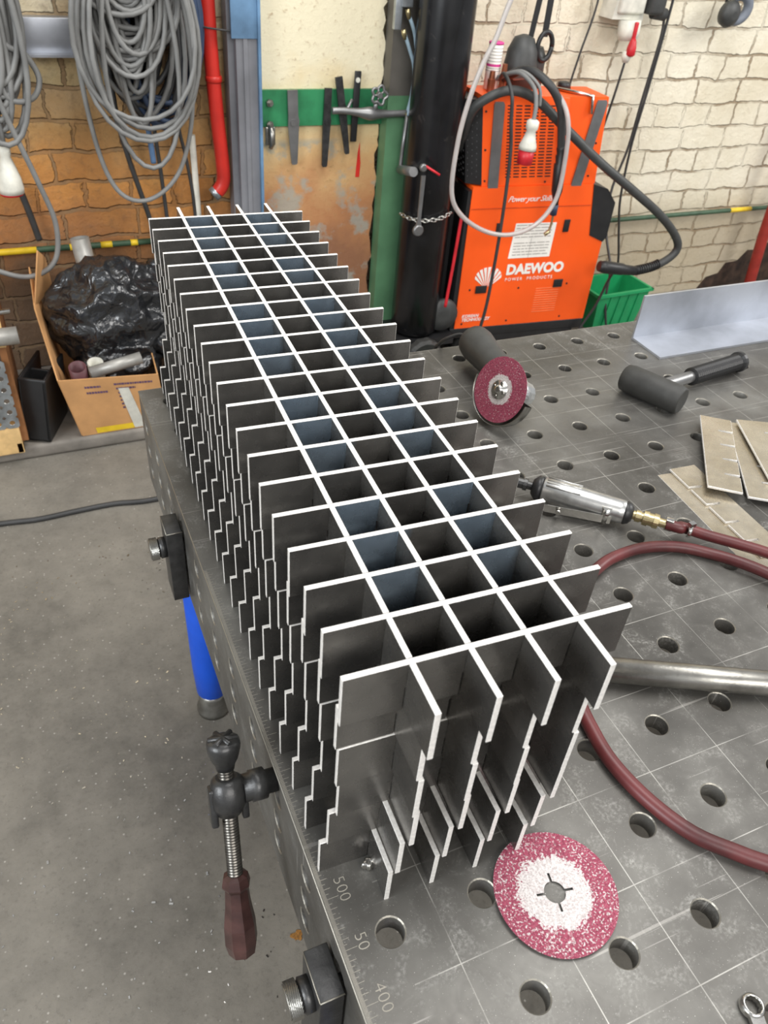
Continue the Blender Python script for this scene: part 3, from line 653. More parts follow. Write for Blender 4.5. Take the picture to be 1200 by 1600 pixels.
# ================================================================ STOPS ON THE TABLE SIDE
def stop(lab, y, zt, L, kn, tilt=0.0):
    t = thing('stop_block', lab, 'stop block', (-0.05, y, zt - L / 2))
    b = MB(); b.box((-0.0775, y - 0.025, zt - L), (-0.0525, y + 0.025, zt), bev=0.0012); bl = part('block', b, M_DKSTEEL, t)
    b = MB()
    b.cyl((-0.0772, y - .0245, zt - .0004), (-0.0772, y + .0245, zt - .0004), 0.0007, n=6); b.cyl((-0.0772, y - .0248, zt - .0004), (-0.0527, y - .0248, zt - .0004), 0.0009, n=6)
    part('worn_edge', b, M_TEDGE, bl)
    b = MB(); zk = zt - kn
    b.lathe((-0.0770, y, zk), (-0.11, y, zk), [(0, 0.017), (0.010, 0.0175), (0.011, 0.0150), (0.013, 0.0150)], 36)
    k = part('bolt_collar', b, M_DKSTEEL, t)
    b = MB(); n = 60; x0 = -0.0900; rings = []
    for i in range(9):
        rings.append([b.bm.verts.new((x0 - i * 0.00145, y + math.cos(2 * PI * (q + i * 0.5) / n) * (0.0180 + 0.0005 * ((q + i) % 2)), zk + math.sin(2 * PI * (q + i * 0.5) / n) * (0.0180 + 0.0005 * ((q + i) % 2)))) for q in range(n)])
    b.loft(rings, True, smooth=False)
    b.lathe((-0.1016, y, zk), (-0.12, y, zk), [(0, 0.0165), (0.0012, 0.016), (0.0013, 0.006), (0.0014, 0.001)], 30)
    part('knurled_knob', b, M_STEEL, k); 
    b = MB(); b.cyl((-0.053, y, zk), (-0.046, y, zk), 0.0135, n=24); part('bolt', b, M_DKSTEEL, t)
stop('black stop block with knurled bolt head, nearest on the table side', 0.004, -0.040, 0.20, 0.036)
stop('black stop block on the table side above the blue leg', 0.708, -0.044, 0.145, 0.045)

# ================================================================ SCREW CLAMP
cl = thing('screw_clamp', 'black screw clamp with a worn brown wooden handle plugged into the table side', 'clamp', (-0.105, 0.2, -0.01))
P = Vector((-0.1045, 0.203, -0.012)); E_ = Vector((-0.1205, 0.112, -0.205)); dv = (E_ - P).normalized(); 
b = MB(); b.lathe((-0.045, 0.204, -0.018), P, [(0, 0.0135), (0.018, 0.0135), (0.0182, 0.0175), (0.034, 0.0175), (0.035, 0.0155), (0.044, 0.0155)], 32); part('bolt', b, M_DKSTEEL, cl, 'short shiny black mounting bolt')
b = MB(); b.lathe(P - dv * 0.020, P + dv * 0.024, [(0, 0.012), (0.004, 0.017), (0.018, 0.0205), (0.032, 0.0195), (0.044, 0.0135)], 28)
sx = dv.orthogonal().normalized(); 
for s_ in (-1, 1):
    q = P + Vector((s_ * 0.017, 0, 0)); b.box((-0.004, -0.008, -0.012), (0.004, 0.008, 0.034), bev=0.0025, mtx=frame(q, Vector((1, 0, 0)) - dv * dv.x, dv.cross(Vector((1, 0, 0)) - dv * dv.x)) if s_ else None)
part('swivel_body', b, M_DKSTEEL, cl)
def threaded(b, p0, p1, r, pitch):
    p0, p1 = Vector(p0), Vector(p1); L = (p1 - p0).length; n = int(L / pitch); pf = []
    for k in range(n): pf += [(k * pitch, r - 0.0013), (k * pitch + pitch * .25, r), (k * pitch + pitch * .55, r), (k * pitch + pitch * .8, r - 0.0013)]
    b.lathe(p0, p1, pf, 20)
b = MB(); threaded(b, P - dv * 0.040, P + dv * 0.112, 0.0088, 0.0036); part('spindle', b, mat('oily_dark_steel', (96, 93, 88), 0.3, 0.85, 0.2, 60), cl, 'threaded steel spindle')
b = MB(); K = P - dv * 0.030
b.lathe(K, K - dv, [(0, 0.010), (0.006, 0.011), (0.012, 0.0145), (0.022, 0.0175), (0.028, 0.0185), (0.034, 0.0175), (0.036, 0.013)], 28)
for k in range(3):
    a = k * PI / 3; w1 = sx * math.cos(a) + dv.cross(sx) * math.sin(a); q = K - dv * 0.0355; b.tube([q - w1 * 0.016, q, q + w1 * 0.016], 0.0032, 8)
part('pressure_pad', b, M_DKSTEEL, cl)
b = MB(); Hs = P + dv * 0.103
b.lathe(Hs, Hs + dv, [(0, 0.009), (0.003, 0.0145), (0.013, 0.0165), (0.015, 0.0160), (0.019, 0.0135), (0.04, 0.0150), (0.066, 0.0185), (0.09, 0.0190), (0.104, 0.0160), (0.110, 0.009), (0.1105, 0.001)], 8, smooth=False); part('handle', b, M_HANDLE, cl, 'worn brown faceted wooden handle')

# ================================================================ FLOOR ITEMS
b = MB(); random.seed(3)
for k in range(420):
    x = random.uniform(-0.55, 0.02); y = random.uniform(0.05, 1.7); s_ = random.uniform(0.0006, 0.0028) * (1.6 if random.random() < .08 else 1); a = random.random() * PI; c_, s2 = math.cos(a), math.sin(a)
    b.box((-s_, -s_ * .5, 0), (s_, s_ * .5, s_ * .5), mtx=Matrix.Translation((x, y, FL)) @ Matrix.Rotation(a, 4, 'Z'))
tag(part('metal_chips', b, M_CHROME), 'tiny bright metal chips scattered over the concrete floor', 'metal chips', kind='stuff')
b = MB(); pts = [(0.012 * math.cos(a) * (1 + .35 * math.sin(3 * a)), 0.009 * math.sin(a) * (1 + .3 * math.cos(5 * a))) for a in [2 * PI * k / 18 for k in range(18)]]
b.prism(pts, (0.032, 0.358, FL + 0.0002), (1, 0, 0), (0, 1, 0), (0, 0, 0.002)); tag(part('dry_leaf', b, M_WOODCH), 'small brown leaf scrap on the floor beside the table', 'leaf')
b = MB(); b.tube(spline([(-1.4, 1.86, FL + .008), (-0.8, 1.85, FL + .008), (-0.43, 1.82, FL + .008), (-0.32, 1.807, FL + .008), (-0.2, 1.812, FL + .008), (-0.09, 1.813, FL + .008), (0.05, 1.797, FL + .008), (0.4, 1.83, FL + .008), (0.9, 1.9, FL + .008)]), 0.0085, 8)
tag(part('floor_cable', b, M_BCABLE), 'dark cable running across the concrete floor behind the table', 'cable')

# ---- cardboard box with torn flap, tubes and black bag
bx = thing('cardboard_box', 'open brown cardboard box with raised side flap, holding tubes and a black bag', 'box', (0.0, 2.35, -0.80))
def sheet(b, q, th=0.004):
    q = [Vector(p) for p in q]; n = (q[1] - q[0]).cross(q[3] - q[0]).normalized() * th
    b.prism([(0, 0)], q[0], (1, 0, 0), (0, 1, 0), n) if False else None
    A_ = [b.bm.verts.new(p) for p in q]; B2 = [b.bm.verts.new(p + n) for p in q]
    b.bm.faces.new(A_[::-1]); b.bm.faces.new(B2)
    for k in range(len(q)): b.bm.faces.new((A_[k], A_[(k + 1) % len(q)], B2[(k + 1) % len(q)], B2[k]))
b = MB(); sheet(b, [(-0.137, 2.165, -0.798), (0.155, 2.165, -0.798), (0.135, 2.14, -0.585), (-0.178, 2.14, -0.562)])
fr = part('front_panel', b, M_CARD, bx)
b = MB(); sheet(b, [(-0.137, 2.165, -0.798), (-0.178, 2.14, -0.562), (-0.20, 2.38, -0.42), (-0.19, 2.58, -0.36), (-0.137, 2.58, -0.798)]); part('side_panel', b, M_CARD, bx)
b = MB(); sheet(b, [(-0.20, 2.40, -0.43), (-0.155, 2.42, -0.245), (-0.135, 2.50, -0.30), (-0.13, 2.56, -0.42), (-0.19, 2.56, -0.45)]); part('flap', b, M_CARD, bx)
b = MB(); sheet(b, [(0.155, 2.165, -0.798), (0.135, 2.14, -0.585), (0.16, 2.58, -0.56), (0.17, 2.58, -0.798)]); part('side_panel', b, M_CARD, bx)
b = MB(); sheet(b, [(-0.137, 2.58, -0.798), (0.17, 2.58, -0.798), (0.16, 2.585, -0.5), (-0.19, 2.585, -0.5)]); part('rear_panel', b, M_CARD, bx)
b = MB(); sheet(b, [(-0.137, 2.17, -0.797), (0.155, 2.17, -0.797), (0.17, 2.58, -0.797), (-0.137, 2.58, -0.797)]); part('bottom', b, M_CARD, bx)
def on_front(u0, v0, u1, v1):
    """rectangle on the slanting front panel, u across 0..1, v up 0..1"""
    def P(u, v):
        bl, br, tr, tl = Vector((-0.137, 2.1645, -0.798)), Vector((0.155, 2.1645, -0.798)), Vector((0.135, 2.1395, -0.585)), Vector((-0.178, 2.1395, -0.562))
        return (bl.lerp(br, u)).lerp(tl.lerp(tr, u), v) + Vector((0, -0.0048, -0.0006))
    return [P(u0, v0), P(u1, v0), P(u1, v1), P(u0, v1)]
b = MB(); b.face(on_front(0.17, 0.02, 0.70, 0.12)); part('yellow_tape', b, M_YEL, bx)
M_INK = mat('purple_ink', (96, 72, 100), 0.7); b = MB()
for (a_, c_, w_) in ((0.22, .84, .16), (0.22, .74, .22), (0.52, .86, .40), (0.53, .78, .2), (0.54, .70, .08), (0.54, .63, .1), (0.54, .56, .08), (0.54, .49, .1), (0.54, .42, .07)):
    x = a_
    while x < a_ + w_: 
        l = random.uniform(.012, .03); b.face(on_front(x, c_, min(x + l, a_ + w_), c_ + .035)); x += l + .006
part('print', b, M_INK, bx)
b = MB(); b.face([p + Vector((0, -.0004, 0)) for p in [on_front(0.60, 0.02, 0.71, 0.8)[0], on_front(0.60, 0.02, 0.73, 0.8)[1], on_front(0.5, 0.02, 0.66, 0.8)[2], on_front(0.55, 0.02, 0.66, 0.8)[3]]]); part('packing_label', b, M_WHPL, bx, 'white torn packing label')
# black bag: crumpled shell
def crumple(name, lab, cx, cy, cz, rx, ry, rz, seed, mt, sub=5):
    random.seed(seed); b = MB(); t = bmesh.new(); bmesh.ops.create_icosphere(t, subdivisions=sub, radius=1)
    dirs = [Vector((random.gauss(0, 1), random.gauss(0, 1), random.gauss(0, 1))).normalized() for _ in range(22)]; ph = [random.uniform(0, 6) for _ in range(22)]; fr_ = [random.uniform(2.2, 7) for _ in range(22)]
    for v in t.verts:
        n = v.co.normalized(); q = n * 1.5 + Vector((seed * 3.1, seed, 0)); q2 = Vector((q.x, q.y * 0.8 + 0.5 * mnoise.noise(q * 1.3), q.z))
        h = mnoise.turbulence(q2, 4, True, amplitude_scale=0.42, frequency_scale=2.1)
        k = 1.16 - 0.42 * h
        v.co = Vector((n.x * rx * k + cx, n.y * ry * k + cy, n.z * rz * k + cz))
    b.merge(t, 0, None, True)
    return part(name, b, mt)
bag = thing('rubbish_bag', 'crumpled glossy black plastic bag stuffed into the cardboard box', 'bag', (0.06, 2.42, -0.6))
o = crumple('main_bulge', '', 0.045, 2.40, -0.475, 0.205, 0.15, 0.185, 11, M_BAG); o.data.transform(bag.matrix_basis.inverted()); o.parent = bag
o = crumple('lower_fold', '', 0.04, 2.34, -0.62, 0.14, 0.10, 0.12, 5, M_BAG, 5); o.data.transform(bag.matrix_basis.inverted()); o.parent = bag
bag2 = crumple('rubbish_bag', '', 0.29, 2.42, -0.56, 0.17, 0.16, 0.26, 21, M_BAG); tag(bag2, 'matt black plastic bag on the right of the box, half behind the gratings', 'bag')
def pipe(lab, p0, p1, r, mt, wall=0.003, name='metal_tube', cat='tube', group=None):
    b = MB(); L = (Vector(p1) - Vector(p0)).length
    b.lathe(p0, p1, [(0, r - wall), (0, r), (L, r), (L, r - wall), (0.0005, r - wall)], 24, cap=False); return tag(part(name, b, mt), lab, cat, group)
pipe('grey metal tube leaning upright behind the black bag', (-0.012, 2.60, -0.28), (0.01, 2.56, -0.56), 0.032, M_TUBEG)
pipe('pale metal tube lying across the front of the open cardboard box', (-0.075, 2.19, -0.578), (0.095, 2.20, -0.550), 0.020, M_TUBEG)
pipe('short dark red tube end standing in the left corner of the cardboard box', (-0.105, 2.24, -0.70), (-0.112, 2.19, -0.55), 0.028, mat('maroon_tube', (96, 58, 62), 0.5))
pipe('round white cap piece between the maroon tube and the pale tube', (-0.05, 2.26, -0.66), (-0.052, 2.235, -0.565), 0.026, M_WHPL)
# ---- wooden crate with perforated strip and tubes
cr = thing('wooden_crate', 'pale wooden crate at the left frame edge with perforated metal strip', 'crate', (-0.45, 2.3, -0.80))
b = MB(); b.box((-0.62, 2.12, -0.80), (-0.325, 2.17, -0.70), bev=0.003); b.box((-0.345, 2.12, -0.80), (-0.325, 2.5, -0.76), bev=0.002); part('foot_block', b, M_WOOD, cr)
b = MB(); b.box((-0.325, 2.13, -0.76), (-0.305, 2.52, -0.33)); part('side_board', b, M_DKWOOD, cr, 'dark brown plywood side')
b = MB(); b.box((-0.62, 2.125, -0.42), (-0.302, 2.142, -0.28), bev=0.002); b.box((-0.62, 2.5, -0.42), (-0.302, 2.52, -0.28), bev=0.002); b.box((-0.60, 2.142, -0.30), (-0.302, 2.17, -0.28)); part('top_rail', b, M_WOOD, cr)
b = MB(); cs = [(0.02 + 0.04 * i, 0.02 + 0.04 * j, 0.02, 0.02) for i in range(7) for j in range(6)]
plate_cells(b, cs, (-0.60, 2.118, -0.70), (1, 0, 0), (0, 0, 1), (0, -1, 0), 0.002, r=0.008, ch=0.0004, n=16); part('perforated_strip', b, [M_GALV, M_CHROME], cr, 'galvanised perforated strip', norm=False)
pipe('thick pale tube sticking out over the wooden crate', (-0.62, 2.10, -0.375), (-0.262, 2.10, -0.372), 0.026, M_TUBEG)
pipe('thin shiny tube lying above the thick one on the crate', (-0.62, 2.16, -0.345), (-0.27, 2.17, -0.325), 0.008, M_CHROME, 0.0015)
b = MB(); b.box((-0.13, -0.05, 0), (0.13, -0.035, 0.26), bev=0.012); b.box((-0.13, -0.05, 0), (-0.115, 0.06, 0.26), bev=0.006); b.box((-0.13, 0.045, 0), (0.13, 0.06, 0.26), bev=0.012); b.box((0.0, -0.045, 0), (0.012, 0.05, 0.24), bev=0.004); b.box((-0.13, -0.05, 0), (0.13, 0.06, 0.015), bev=0.006)
o = part('plastic_case', b, M_BLKPL); o.matrix_basis = Matrix.Translation((-0.24, 2.26, -0.797)) @ Matrix.Rotation(0.10, 4, 'Y') @ Matrix.Rotation(1.2, 4, 'Z') @ Matrix.Diagonal((0.8, 0.8, 0.9, 1)); tag(o, 'dark grey plastic case standing between the crate and the cardboard box', 'case')

# ================================================================ LEFT WALL: PIPES, FRAME, CABLES
def striped(name, x0, x1, Y, z, r, lab, segs):
    t = thing(name, lab, 'pipe', (x0, Y, z)); b = MB(); b.cyl((x0, Y, z), (x1, Y, z), r, n=16); part('pipe', b, M_DKGREEN, t)
    for (a_, c_) in segs:
        b = MB(); b.cyl((a_, Y, z), (c_, Y, z), r + 0.0006, n=16); part('yellow_band', b, M_YEL, t)
striped('gas_pipe', -2.0, 0.62, 2.665, -0.335, 0.0105, 'green gas pipe with yellow bands along the ochre brick wall', [(-1.2, -0.8), (-0.6, -0.155), (-0.045, -0.005), (0.06, 0.10), (0.165, 0.19), (0.30, 0.33)])
striped('gas_pipe', 1.45, 5.0, 2.715, -0.42, 0.0105, 'dark gas pipe along the white brick wall with one yellow band', [(3.13, 3.27), (4.0, 4.1)])
rp = thing('red_pipe', 'bright red vertical pipe with bent lower end beside the grey steel frame', 'pipe', (0.5, 2.6, 0.3))
b = MB(); b.tube(spline([(0.475, 2.60, 1.9), (0.48, 2.60, 1.0), (0.482, 2.60, 0.4), (0.492, 2.60, 0.12), (0.504, 2.60, -0.06), (0.502, 2.60, -0.12), (0.48, 2.60, -0.152)], 8), 0.0240, 18); part('pipe', b, M_REDP, rp)
b = MB(); b.lathe((0.489, 2.60, 0.20), (0.489, 2.60, 0.24), [(0, 0.025), (0.004, 0.0275), (0.016, 0.0275), (0.02, 0.025)], 20); part('collar', b, M_REDP, rp)
b = MB(); b.lathe((0.480, 2.60, -0.150), (0.457, 2.60, -0.168), [(0, 0.022), (0.005, 0.024), (0.02, 0.024), (0.021, 0.015)], 16); part('end_cap', b, M_GALV, rp)
b = MB(); b.tube([(0.42, 2.61, 0.365), (0.47, 2.56, 0.36), (0.55, 2.555, 0.352), (0.60, 2.57, 0.345)], 0.003, 6); part('wire_tie', b, M_BCABLE, rp)
b = MB(); b.box((0.555, 2.55, FL), (0.628, 2.64, 1.9)); b.box((0.578, 2.545, FL), (0.592, 2.55, 1.9)); b.box((0.535, 2.58, FL), (0.557, 2.64, 1.9)); fo = struct('trim_2', b, M_STEELBLUE)
b = MB(); b.box((0.6245, 2.535, FL), (0.634, 2.62, 1.9)); b.box((0.54, 2.543, 0.335), (0.625, 2.552, 1.9)); struct('trim_3', b, M_BLUEPAINT)
# cable coils
def coil_pts(rng, loops, xc, zt, Y, rx, bz, seg=28):
    pts = []
    for k in range(loops):
        w = rng.uniform(*rx); bo = rng.uniform(*bz); dx = rng.uniform(-0.02, 0.02); y0 = Y + rng.uniform(-0.055, 0.055)
        for j in range(seg):
            a = 2 * PI * j / seg; hz = (zt - bo) / 2; taper = 0.72 + 0.28 * (1 - math.cos(a)) / 2 * 1.2
            pts.append([xc + dx + math.sin(a) * w * taper, y0 + 0.012 * math.sin(a * 2 + k), bo + hz + math.cos(a) * hz])
    # smooth the joins
    for _ in range(3):
        pts = [pts[0]] + [[(pts[i - 1][q] + 2 * pts[i][q] + pts[i + 1][q]) / 4 for q in range(3)] for i in range(1, len(pts) - 1)] + [pts[-1]]
    return pts
def coil(lab, seed, loops, xc, zt, Y, rx, bz, r, mt, tail=None, name='cable_coil'):
    rng = random.Random(seed); p = coil_pts(rng, loops, xc, zt, Y, rx, bz)
    if tail: p = p + [list(q) for q in spline([p[-1]] + tail, 8)[1:]]
    b = MB(); b.tube(p, r, 8); return tag(part(name, b, mt), lab, 'cable', 'hanging cable coils')
coil('large coil of grey cable hanging on the brick wall', 1, 38, 0.215, 0.66, 2.50, (0.05, 0.19), (0.09, 0.47), 0.0078, M_CABLE)
coil('grey cable in loose long loops hanging lowest in front of the large coil', 2, 6, 0.235, 0.66, 2.43, (0.12, 0.20), (-0.02, 0.14), 0.0074, M_CABLE,
     [(0.36, 2.45, 0.50), (0.385, 2.45, 0.2), (0.33, 2.45, -0.02), (0.22, 2.45, -0.115), (0.12, 2.45, -0.08), (0.07, 2.45, 0.1), (0.065, 2.45, 0.4), (0.15, 2.46, 0.62)])
coil('dark blue cable coil hanging behind the large grey coil', 4, 12, 0.315, 0.66, 2.60, (0.11, 0.155), (0.05, 0.16), 0.0085, M_BLUECAB)
coil('black cable coil hanging behind the grey coils', 5, 40, 0.26, 0.62, 2.61, (0.03, 0.14), (0.06, 0.46), 0.0085, M_BCABLE)
coil('coil of grey cable hanging at the left edge of the frame', 6, 18, -0.185, 0.66, 2.50, (0.05, 0.125), (0.05, 0.24), 0.0085, M_CABLE,
     [(-0.235, 2.46, 0.45), (-0.175, 2.46, 0.18), (-0.115, 2.46, -0.04), (-0.085, 2.46, -0.18), (-0.11, 2.46, -0.30), (-0.2, 2.46, -0.345), (-0.32, 2.46, -0.30), (-0.5, 2.46, -0.2)])
b = MB(); b.tube(spline([(-0.30, 2.47, 0.6), (-0.14, 2.47, 0.34), (-0.09, 2.47, 0.31), (-0.055, 2.47, 0.24), (-0.085, 2.47, 0.185), (-0.15, 2.47, 0.19), (-0.17, 2.47, 0.3), (-0.19, 2.47, 0.6)]), 0.0085); tag(part('cable_loop', b, M_CABLE), 'single grey cable loop drooping right of the left-hand coil', 'cable')
for x, lab in ((0.25, 'black wall hook carrying the large cable coils'), (-0.185, 'black wall hook carrying the left-hand cable coil')):
    b = MB(); b.box((x - 0.03, 2.69, 0.58), (x + 0.03, 2.702, 0.72)); b.tube(spline([(x, 2.69, 0.64), (x, 2.55, 0.635), (x, 2.40, 0.64), (x, 2.385, 0.70)]), 0.012); tag(part('wall_hook', b, M_DKSTEEL), lab, 'hook')
b = MB(); b.box((-0.075, 2.655, 0.27), (0.16, 2.70, 0.365), bev=0.002); b.box((-0.075, 2.62, 0.265), (0.16, 2.70, 0.272)); tag(part('wall_bracket', b, M_ALU), 'bright metal bracket on the wall between the two cable coils', 'bracket')
def wire(name, lab, pts, r, mt, cat='cable', n=8, group=None):
    b = MB(); b.tube(spline(pts), r, n); return tag(part(name, b, mt), lab, cat, group)
wire('wall_cable', 'black cable slanting down the ochre wall from the grey coil to the bag', [(0.165, 2.64, 0.3), (0.17, 2.64, 0.1), (0.19, 2.64, -0.03), (0.215, 2.64, -0.14), (0.24, 2.64, -0.25), (0.27, 2.64, -0.42), (0.3, 2.64, -0.55)], 0.0085, M_BCABLE)
wire('wall_cable', 'dark grey cable hanging straight down just right of the slanting black one', [(0.285, 2.66, 0.3), (0.29, 2.66, 0.06), (0.298, 2.66, -0.1), (0.305, 2.66, -0.3), (0.31, 2.66, -0.5)], 0.007, M_BCABLE)
wire('wall_cable', 'thin dark cable hanging right of the blue hose stub', [(0.39, 2.64, 0.15), (0.37, 2.64, 0.06), (0.385, 2.64, -0.04), (0.40, 2.64, -0.18), (0.405, 2.64, -0.4)], 0.006, M_BCABLE)
wire('hose_stub', 'short light blue hose end hanging below the cable coils', [(0.25, 2.60, 0.16), (0.262, 2.60, 0.05), (0.267, 2.60, -0.045)], 0.0095, mat('mid_blue_hose', (86, 116, 152), 0.45), 'hose')
b = MB(); b.cyl((0.42, 2.68, 0.02), (0.425, 2.68, -0.6), 0.011); tag(part('wall_conduit', b, M_WHPL), 'thin pale conduit running down the ochre wall near the red pipe', 'conduit')
# white plug at the left
pg = thing('power_plug', 'white industrial plug hanging from a cable at the left frame edge', 'plug', (-0.2, 2.5, -0.05))
b = MB(); b.lathe((-0.190, 2.48, 0.055), (-0.195, 2.48, -0.12), [(0, 0.012), (0.005, 0.018), (0.02, 0.018), (0.03, 0.015), (0.05, 0.022), (0.09, 0.034), (0.12, 0.038), (0.135, 0.037)], 24); part('housing', b, M_WHPL, pg)
b = MB(); b.lathe((-0.1945, 2.48, -0.078), (-0.195, 2.48, -0.12), [(0, 0.036), (0.008, 0.034)], 24); part('rim', b, M_REDPL, pg)
b = MB(); b.tube(spline([(-0.190, 2.48, 0.05), (-0.187, 2.48, 0.12), (-0.19, 2.48, 0.3)]), 0.008); part('cord', b, M_CABLE, pg)
wire('wall_cable', 'dark cable end hanging under the white plug at the left edge', [(-0.17, 2.66, -0.12), (-0.155, 2.66, -0.2), (-0.14, 2.66, -0.30)], 0.011, M_BCABLE)

# ================================================================ GREEN STEEL PLATE AND POST
gp = thing('green_steel_post', 'green painted steel post with a cross plate in front of the plaster pier', 'steel post', (1.16, 2.55, FL))
b = MB(); b.box((1.098, 2.54, FL), (1.20, 2.60, 0.165)); part('post', b, M_GRNPOST, gp)
b = MB(); b.box((1.100, 2.541, 0.165), (1.20, 2.60, 1.9)); part('upper_post', b, M_GRYPOST, gp, 'dark grey unpainted upper post')
b = MB(); b.box((1.20, 2.535, FL), (1.222, 2.60, 1.9)); part('flange', b, M_STEELBLUE, gp)
b = MB(); b.box((0.610, 2.586, 0.063), (1.11, 2.5995, 0.178)); part('cross_plate', b, M_GREEN, gp)
for z_, lab in ((0.140, None), (0.072, None)):
    b = MB(); b.lathe((0.672, 2.587, z_), (0.672, 2.55, z_), [(0, 0.008), (0.006, 0.008), (0.0062, 0.0125), (0.016, 0.0125), (0.0162, 0.007), (0.03, 0.007)], 6, smooth=False); part('bolt', b, M_STEEL, gp)
b = MB(); b.box((0.655, 2.572, 0.005), (0.690, 2.580, 0.065), bev=0.003); b.tube(spline([(0.672, 2.575, 0.07), (0.672, 2.555, 0.05), (0.672, 2.552, 0.02), (0.672, 2.57, 0.0)]), 0.009); part('lug', b, M_STEEL, gp)
b = MB(); b.box((0.98, 2.5985, -0.13), (1.03, 2.5995, 0.0))
def blade(name, lab, top, bot, wt, wb, mt, Y=2.578, holes=False):
    t = Vector((top[0], Y, top[1])); bo = Vector((bot[0], Y, bot[1])); dz = (t - bo).normalized(); L = (t - bo).length; sx_ = Vector((dz.z, 0, -dz.x))
    b = MB(); P_ = [(-wb * .35, 0), (wb * .35, 0), (wb * .5, L * .02), (wt * .55, L * .52), (wt * .62, L * .60), (wt * .5, L * .66), (wt * .5, L), (-wt * .5, L), (-wt * .5, L * .66), (-wt * .55, L * .52), (-wb * .5, L * .02)]
    b.prism(P_, bo, tuple(sx_), tuple(dz), (0, -0.008, 0)); q = bo + dz * L * .58
    b.cyl(q + Vector((0, -0.008, 0)), q + Vector((0, -0.012, 0)), wt * .32)
    tag(part(name, b, mt), lab, 'steel wedge', 'steel wedges hanging on the green plate')
blade('steel_wedge', 'grey steel wedge hanging leftmost on the green plate', (0.752, 0.180), (0.760, -0.062), 0.036, 0.022, M_STRAP)
blade('steel_wedge', 'black steel wedge hanging upright in the middle of the green plate', (0.883, 0.185), (0.875, -0.075), 0.026, 0.020, M_DKSTEEL)
blade('steel_wedge', 'black steel wedge hanging tilted beside the upright black one', (0.915, 0.222), (0.958, -0.030), 0.026, 0.018, M_DKSTEEL, 2.566)
b = MB(); b.box((-0.012, -0.004, -0.115), (0.012, 0.004, 0.115), bev=0.003)
o = part('perforated_strap', b, M_BLKPL); o.matrix_basis = Matrix.Translation((0.990, 2.578, 0.122)) @ Matrix.Rotation(0.03, 4, 'Y'); tag(o, 'narrow black strap with a round hole hanging behind the bar clamp', 'strap')
b = MB(); b.lathe((0.0, -0.0045, 0.087), (0, -0.006, 0.087), [(0, 0.0085), (0.001, 0.008)], 20); o2 = part('hole_rim', b, M_WHPL, o, local=True)
bc = thing('bar_clamp', 'weathered bar clamp with clover-shaped hand wheel across the green plate', 'clamp', (1.04, 2.52, 0.1))
b = MB(); b.tube(spline([(0.885, 2.535, 0.122), (0.93, 2.53, 0.122), (1.0, 2.525, 0.115), (1.05, 2.522, 0.112), (1.13, 2.52, 0.112), (1.215, 2.52, 0.115)]), lambda t: 0.0115 + 0.011 * math.exp(-((t - .5) / .14) ** 2), 16); part('bar', b, M_STRAP, bc)
b = MB(); b.tube(spline([(0.935, 2.53, 0.12), (0.955, 2.545, 0.142), (0.965, 2.555, 0.15)]), 0.006); b.tube([(1.04, 2.525, 0.115), (1.04, 2.51, 0.15)], 0.0085); part('stem', b, M_STRAP, bc)
b = MB(); cw = Vector((1.048, 2.505, 0.175)); pts = []
for k in range(61):
    a = 2 * PI * k / 60; r = 0.0265 + 0.0045 * math.cos(5 * a); pts.append(cw + Vector((math.cos(a) * r, 0.35 * math.sin(a) * r * .3, math.sin(a) * r)))
b.tube(pts, 0.0052, 8); b.lathe(cw + Vector((0, -.008, 0)), cw + Vector((0, .01, 0)), [(0, 0.009), (0.018, 0.011)], 14)
for k in range(5):
    a = 2 * PI * (k + .5) / 5; b.tube([cw, cw + Vector((math.cos(a) * .023, 0, math.sin(a) * .023))], 0.0035, 6)
part('hand_wheel', b, M_STRAP, bc)
b = MB(); b.prism([(-.002, 0), (0.014, 0.0), (0.017, 0.05), (0.013, 0.08), (0.010, 0.125), (0.004, 0.09), (0.001, 0.05)], (1.012, 2.5988, -0.125), (1, 0, 0), (0, 0, 1), (0, -0.0006, 0)); tag(part('paint_smear', b, M_REDP), 'narrow red paint smear on the plaster pier', 'paint mark')
# steel stub tube, spanner, hoses on the post
ho = thing('gas_hose', 'pair of pale blue hoses with brass fittings hanging down beside the post', 'hose', (1.155, 2.5, 0.3))
b = MB(); b.tube(spline([(1.120, 2.50, 0.37), (1.145, 2.50, 0.32), (1.170, 2.50, 0.26), (1.170, 2.50, 0.18), (1.160, 2.50, 0.125)]), 0.0065); b.tube(spline([(1.130, 2.495, 0.42), (1.160, 2.495, 0.36), (1.175, 2.495, 0.28), (1.173, 2.495, 0.2), (1.160, 2.495, 0.11)]), 0.0065); part('hose', b, M_BLUEHOSE, ho)
for p_ in ((1.118, 2.50, 0.375), (1.125, 2.495, 0.435), (1.159, 2.5, 0.118)):
    b = MB(); b.lathe(p_, (p_[0] + .01, p_[1], p_[2] - .03), [(0, 0.008), (0.012, 0.009), (0.03, 0.007)], 8); part('brass_fitting', b, M_BRASS, ho)
b = MB(); b.box((1.080, 2.49, 0.375), (1.105, 2.51, 0.52), bev=0.002, mtx=None); b.box((1.100, 2.485, 0.44), (1.140, 2.515, 0.60), bev=0.003); part('manifold', b, M_GALV, ho)
b = MB(); b.tube([(1.160, 2.5, 0.11), (1.152, 2.5, 0.0), (1.150, 2.5, -0.06), (1.145, 2.5, -0.085)], 0.008); b.cyl((1.150, 2.5, -0.075), (1.128, 2.345, -0.038), 0.0165); part('steel_stub', b, M_STRAP, ho)
b = MB(); w0 = Vector((1.153, 2.325, -0.018)); w1 = Vector((1.157, 2.325, -0.245))
b.prism([(-0.006, 0), (0.006, 0), (0.008, 0.2), (-0.008, 0.2)], w1, (1, 0, 0), (0, 0, 1), (0, -0.006, 0))
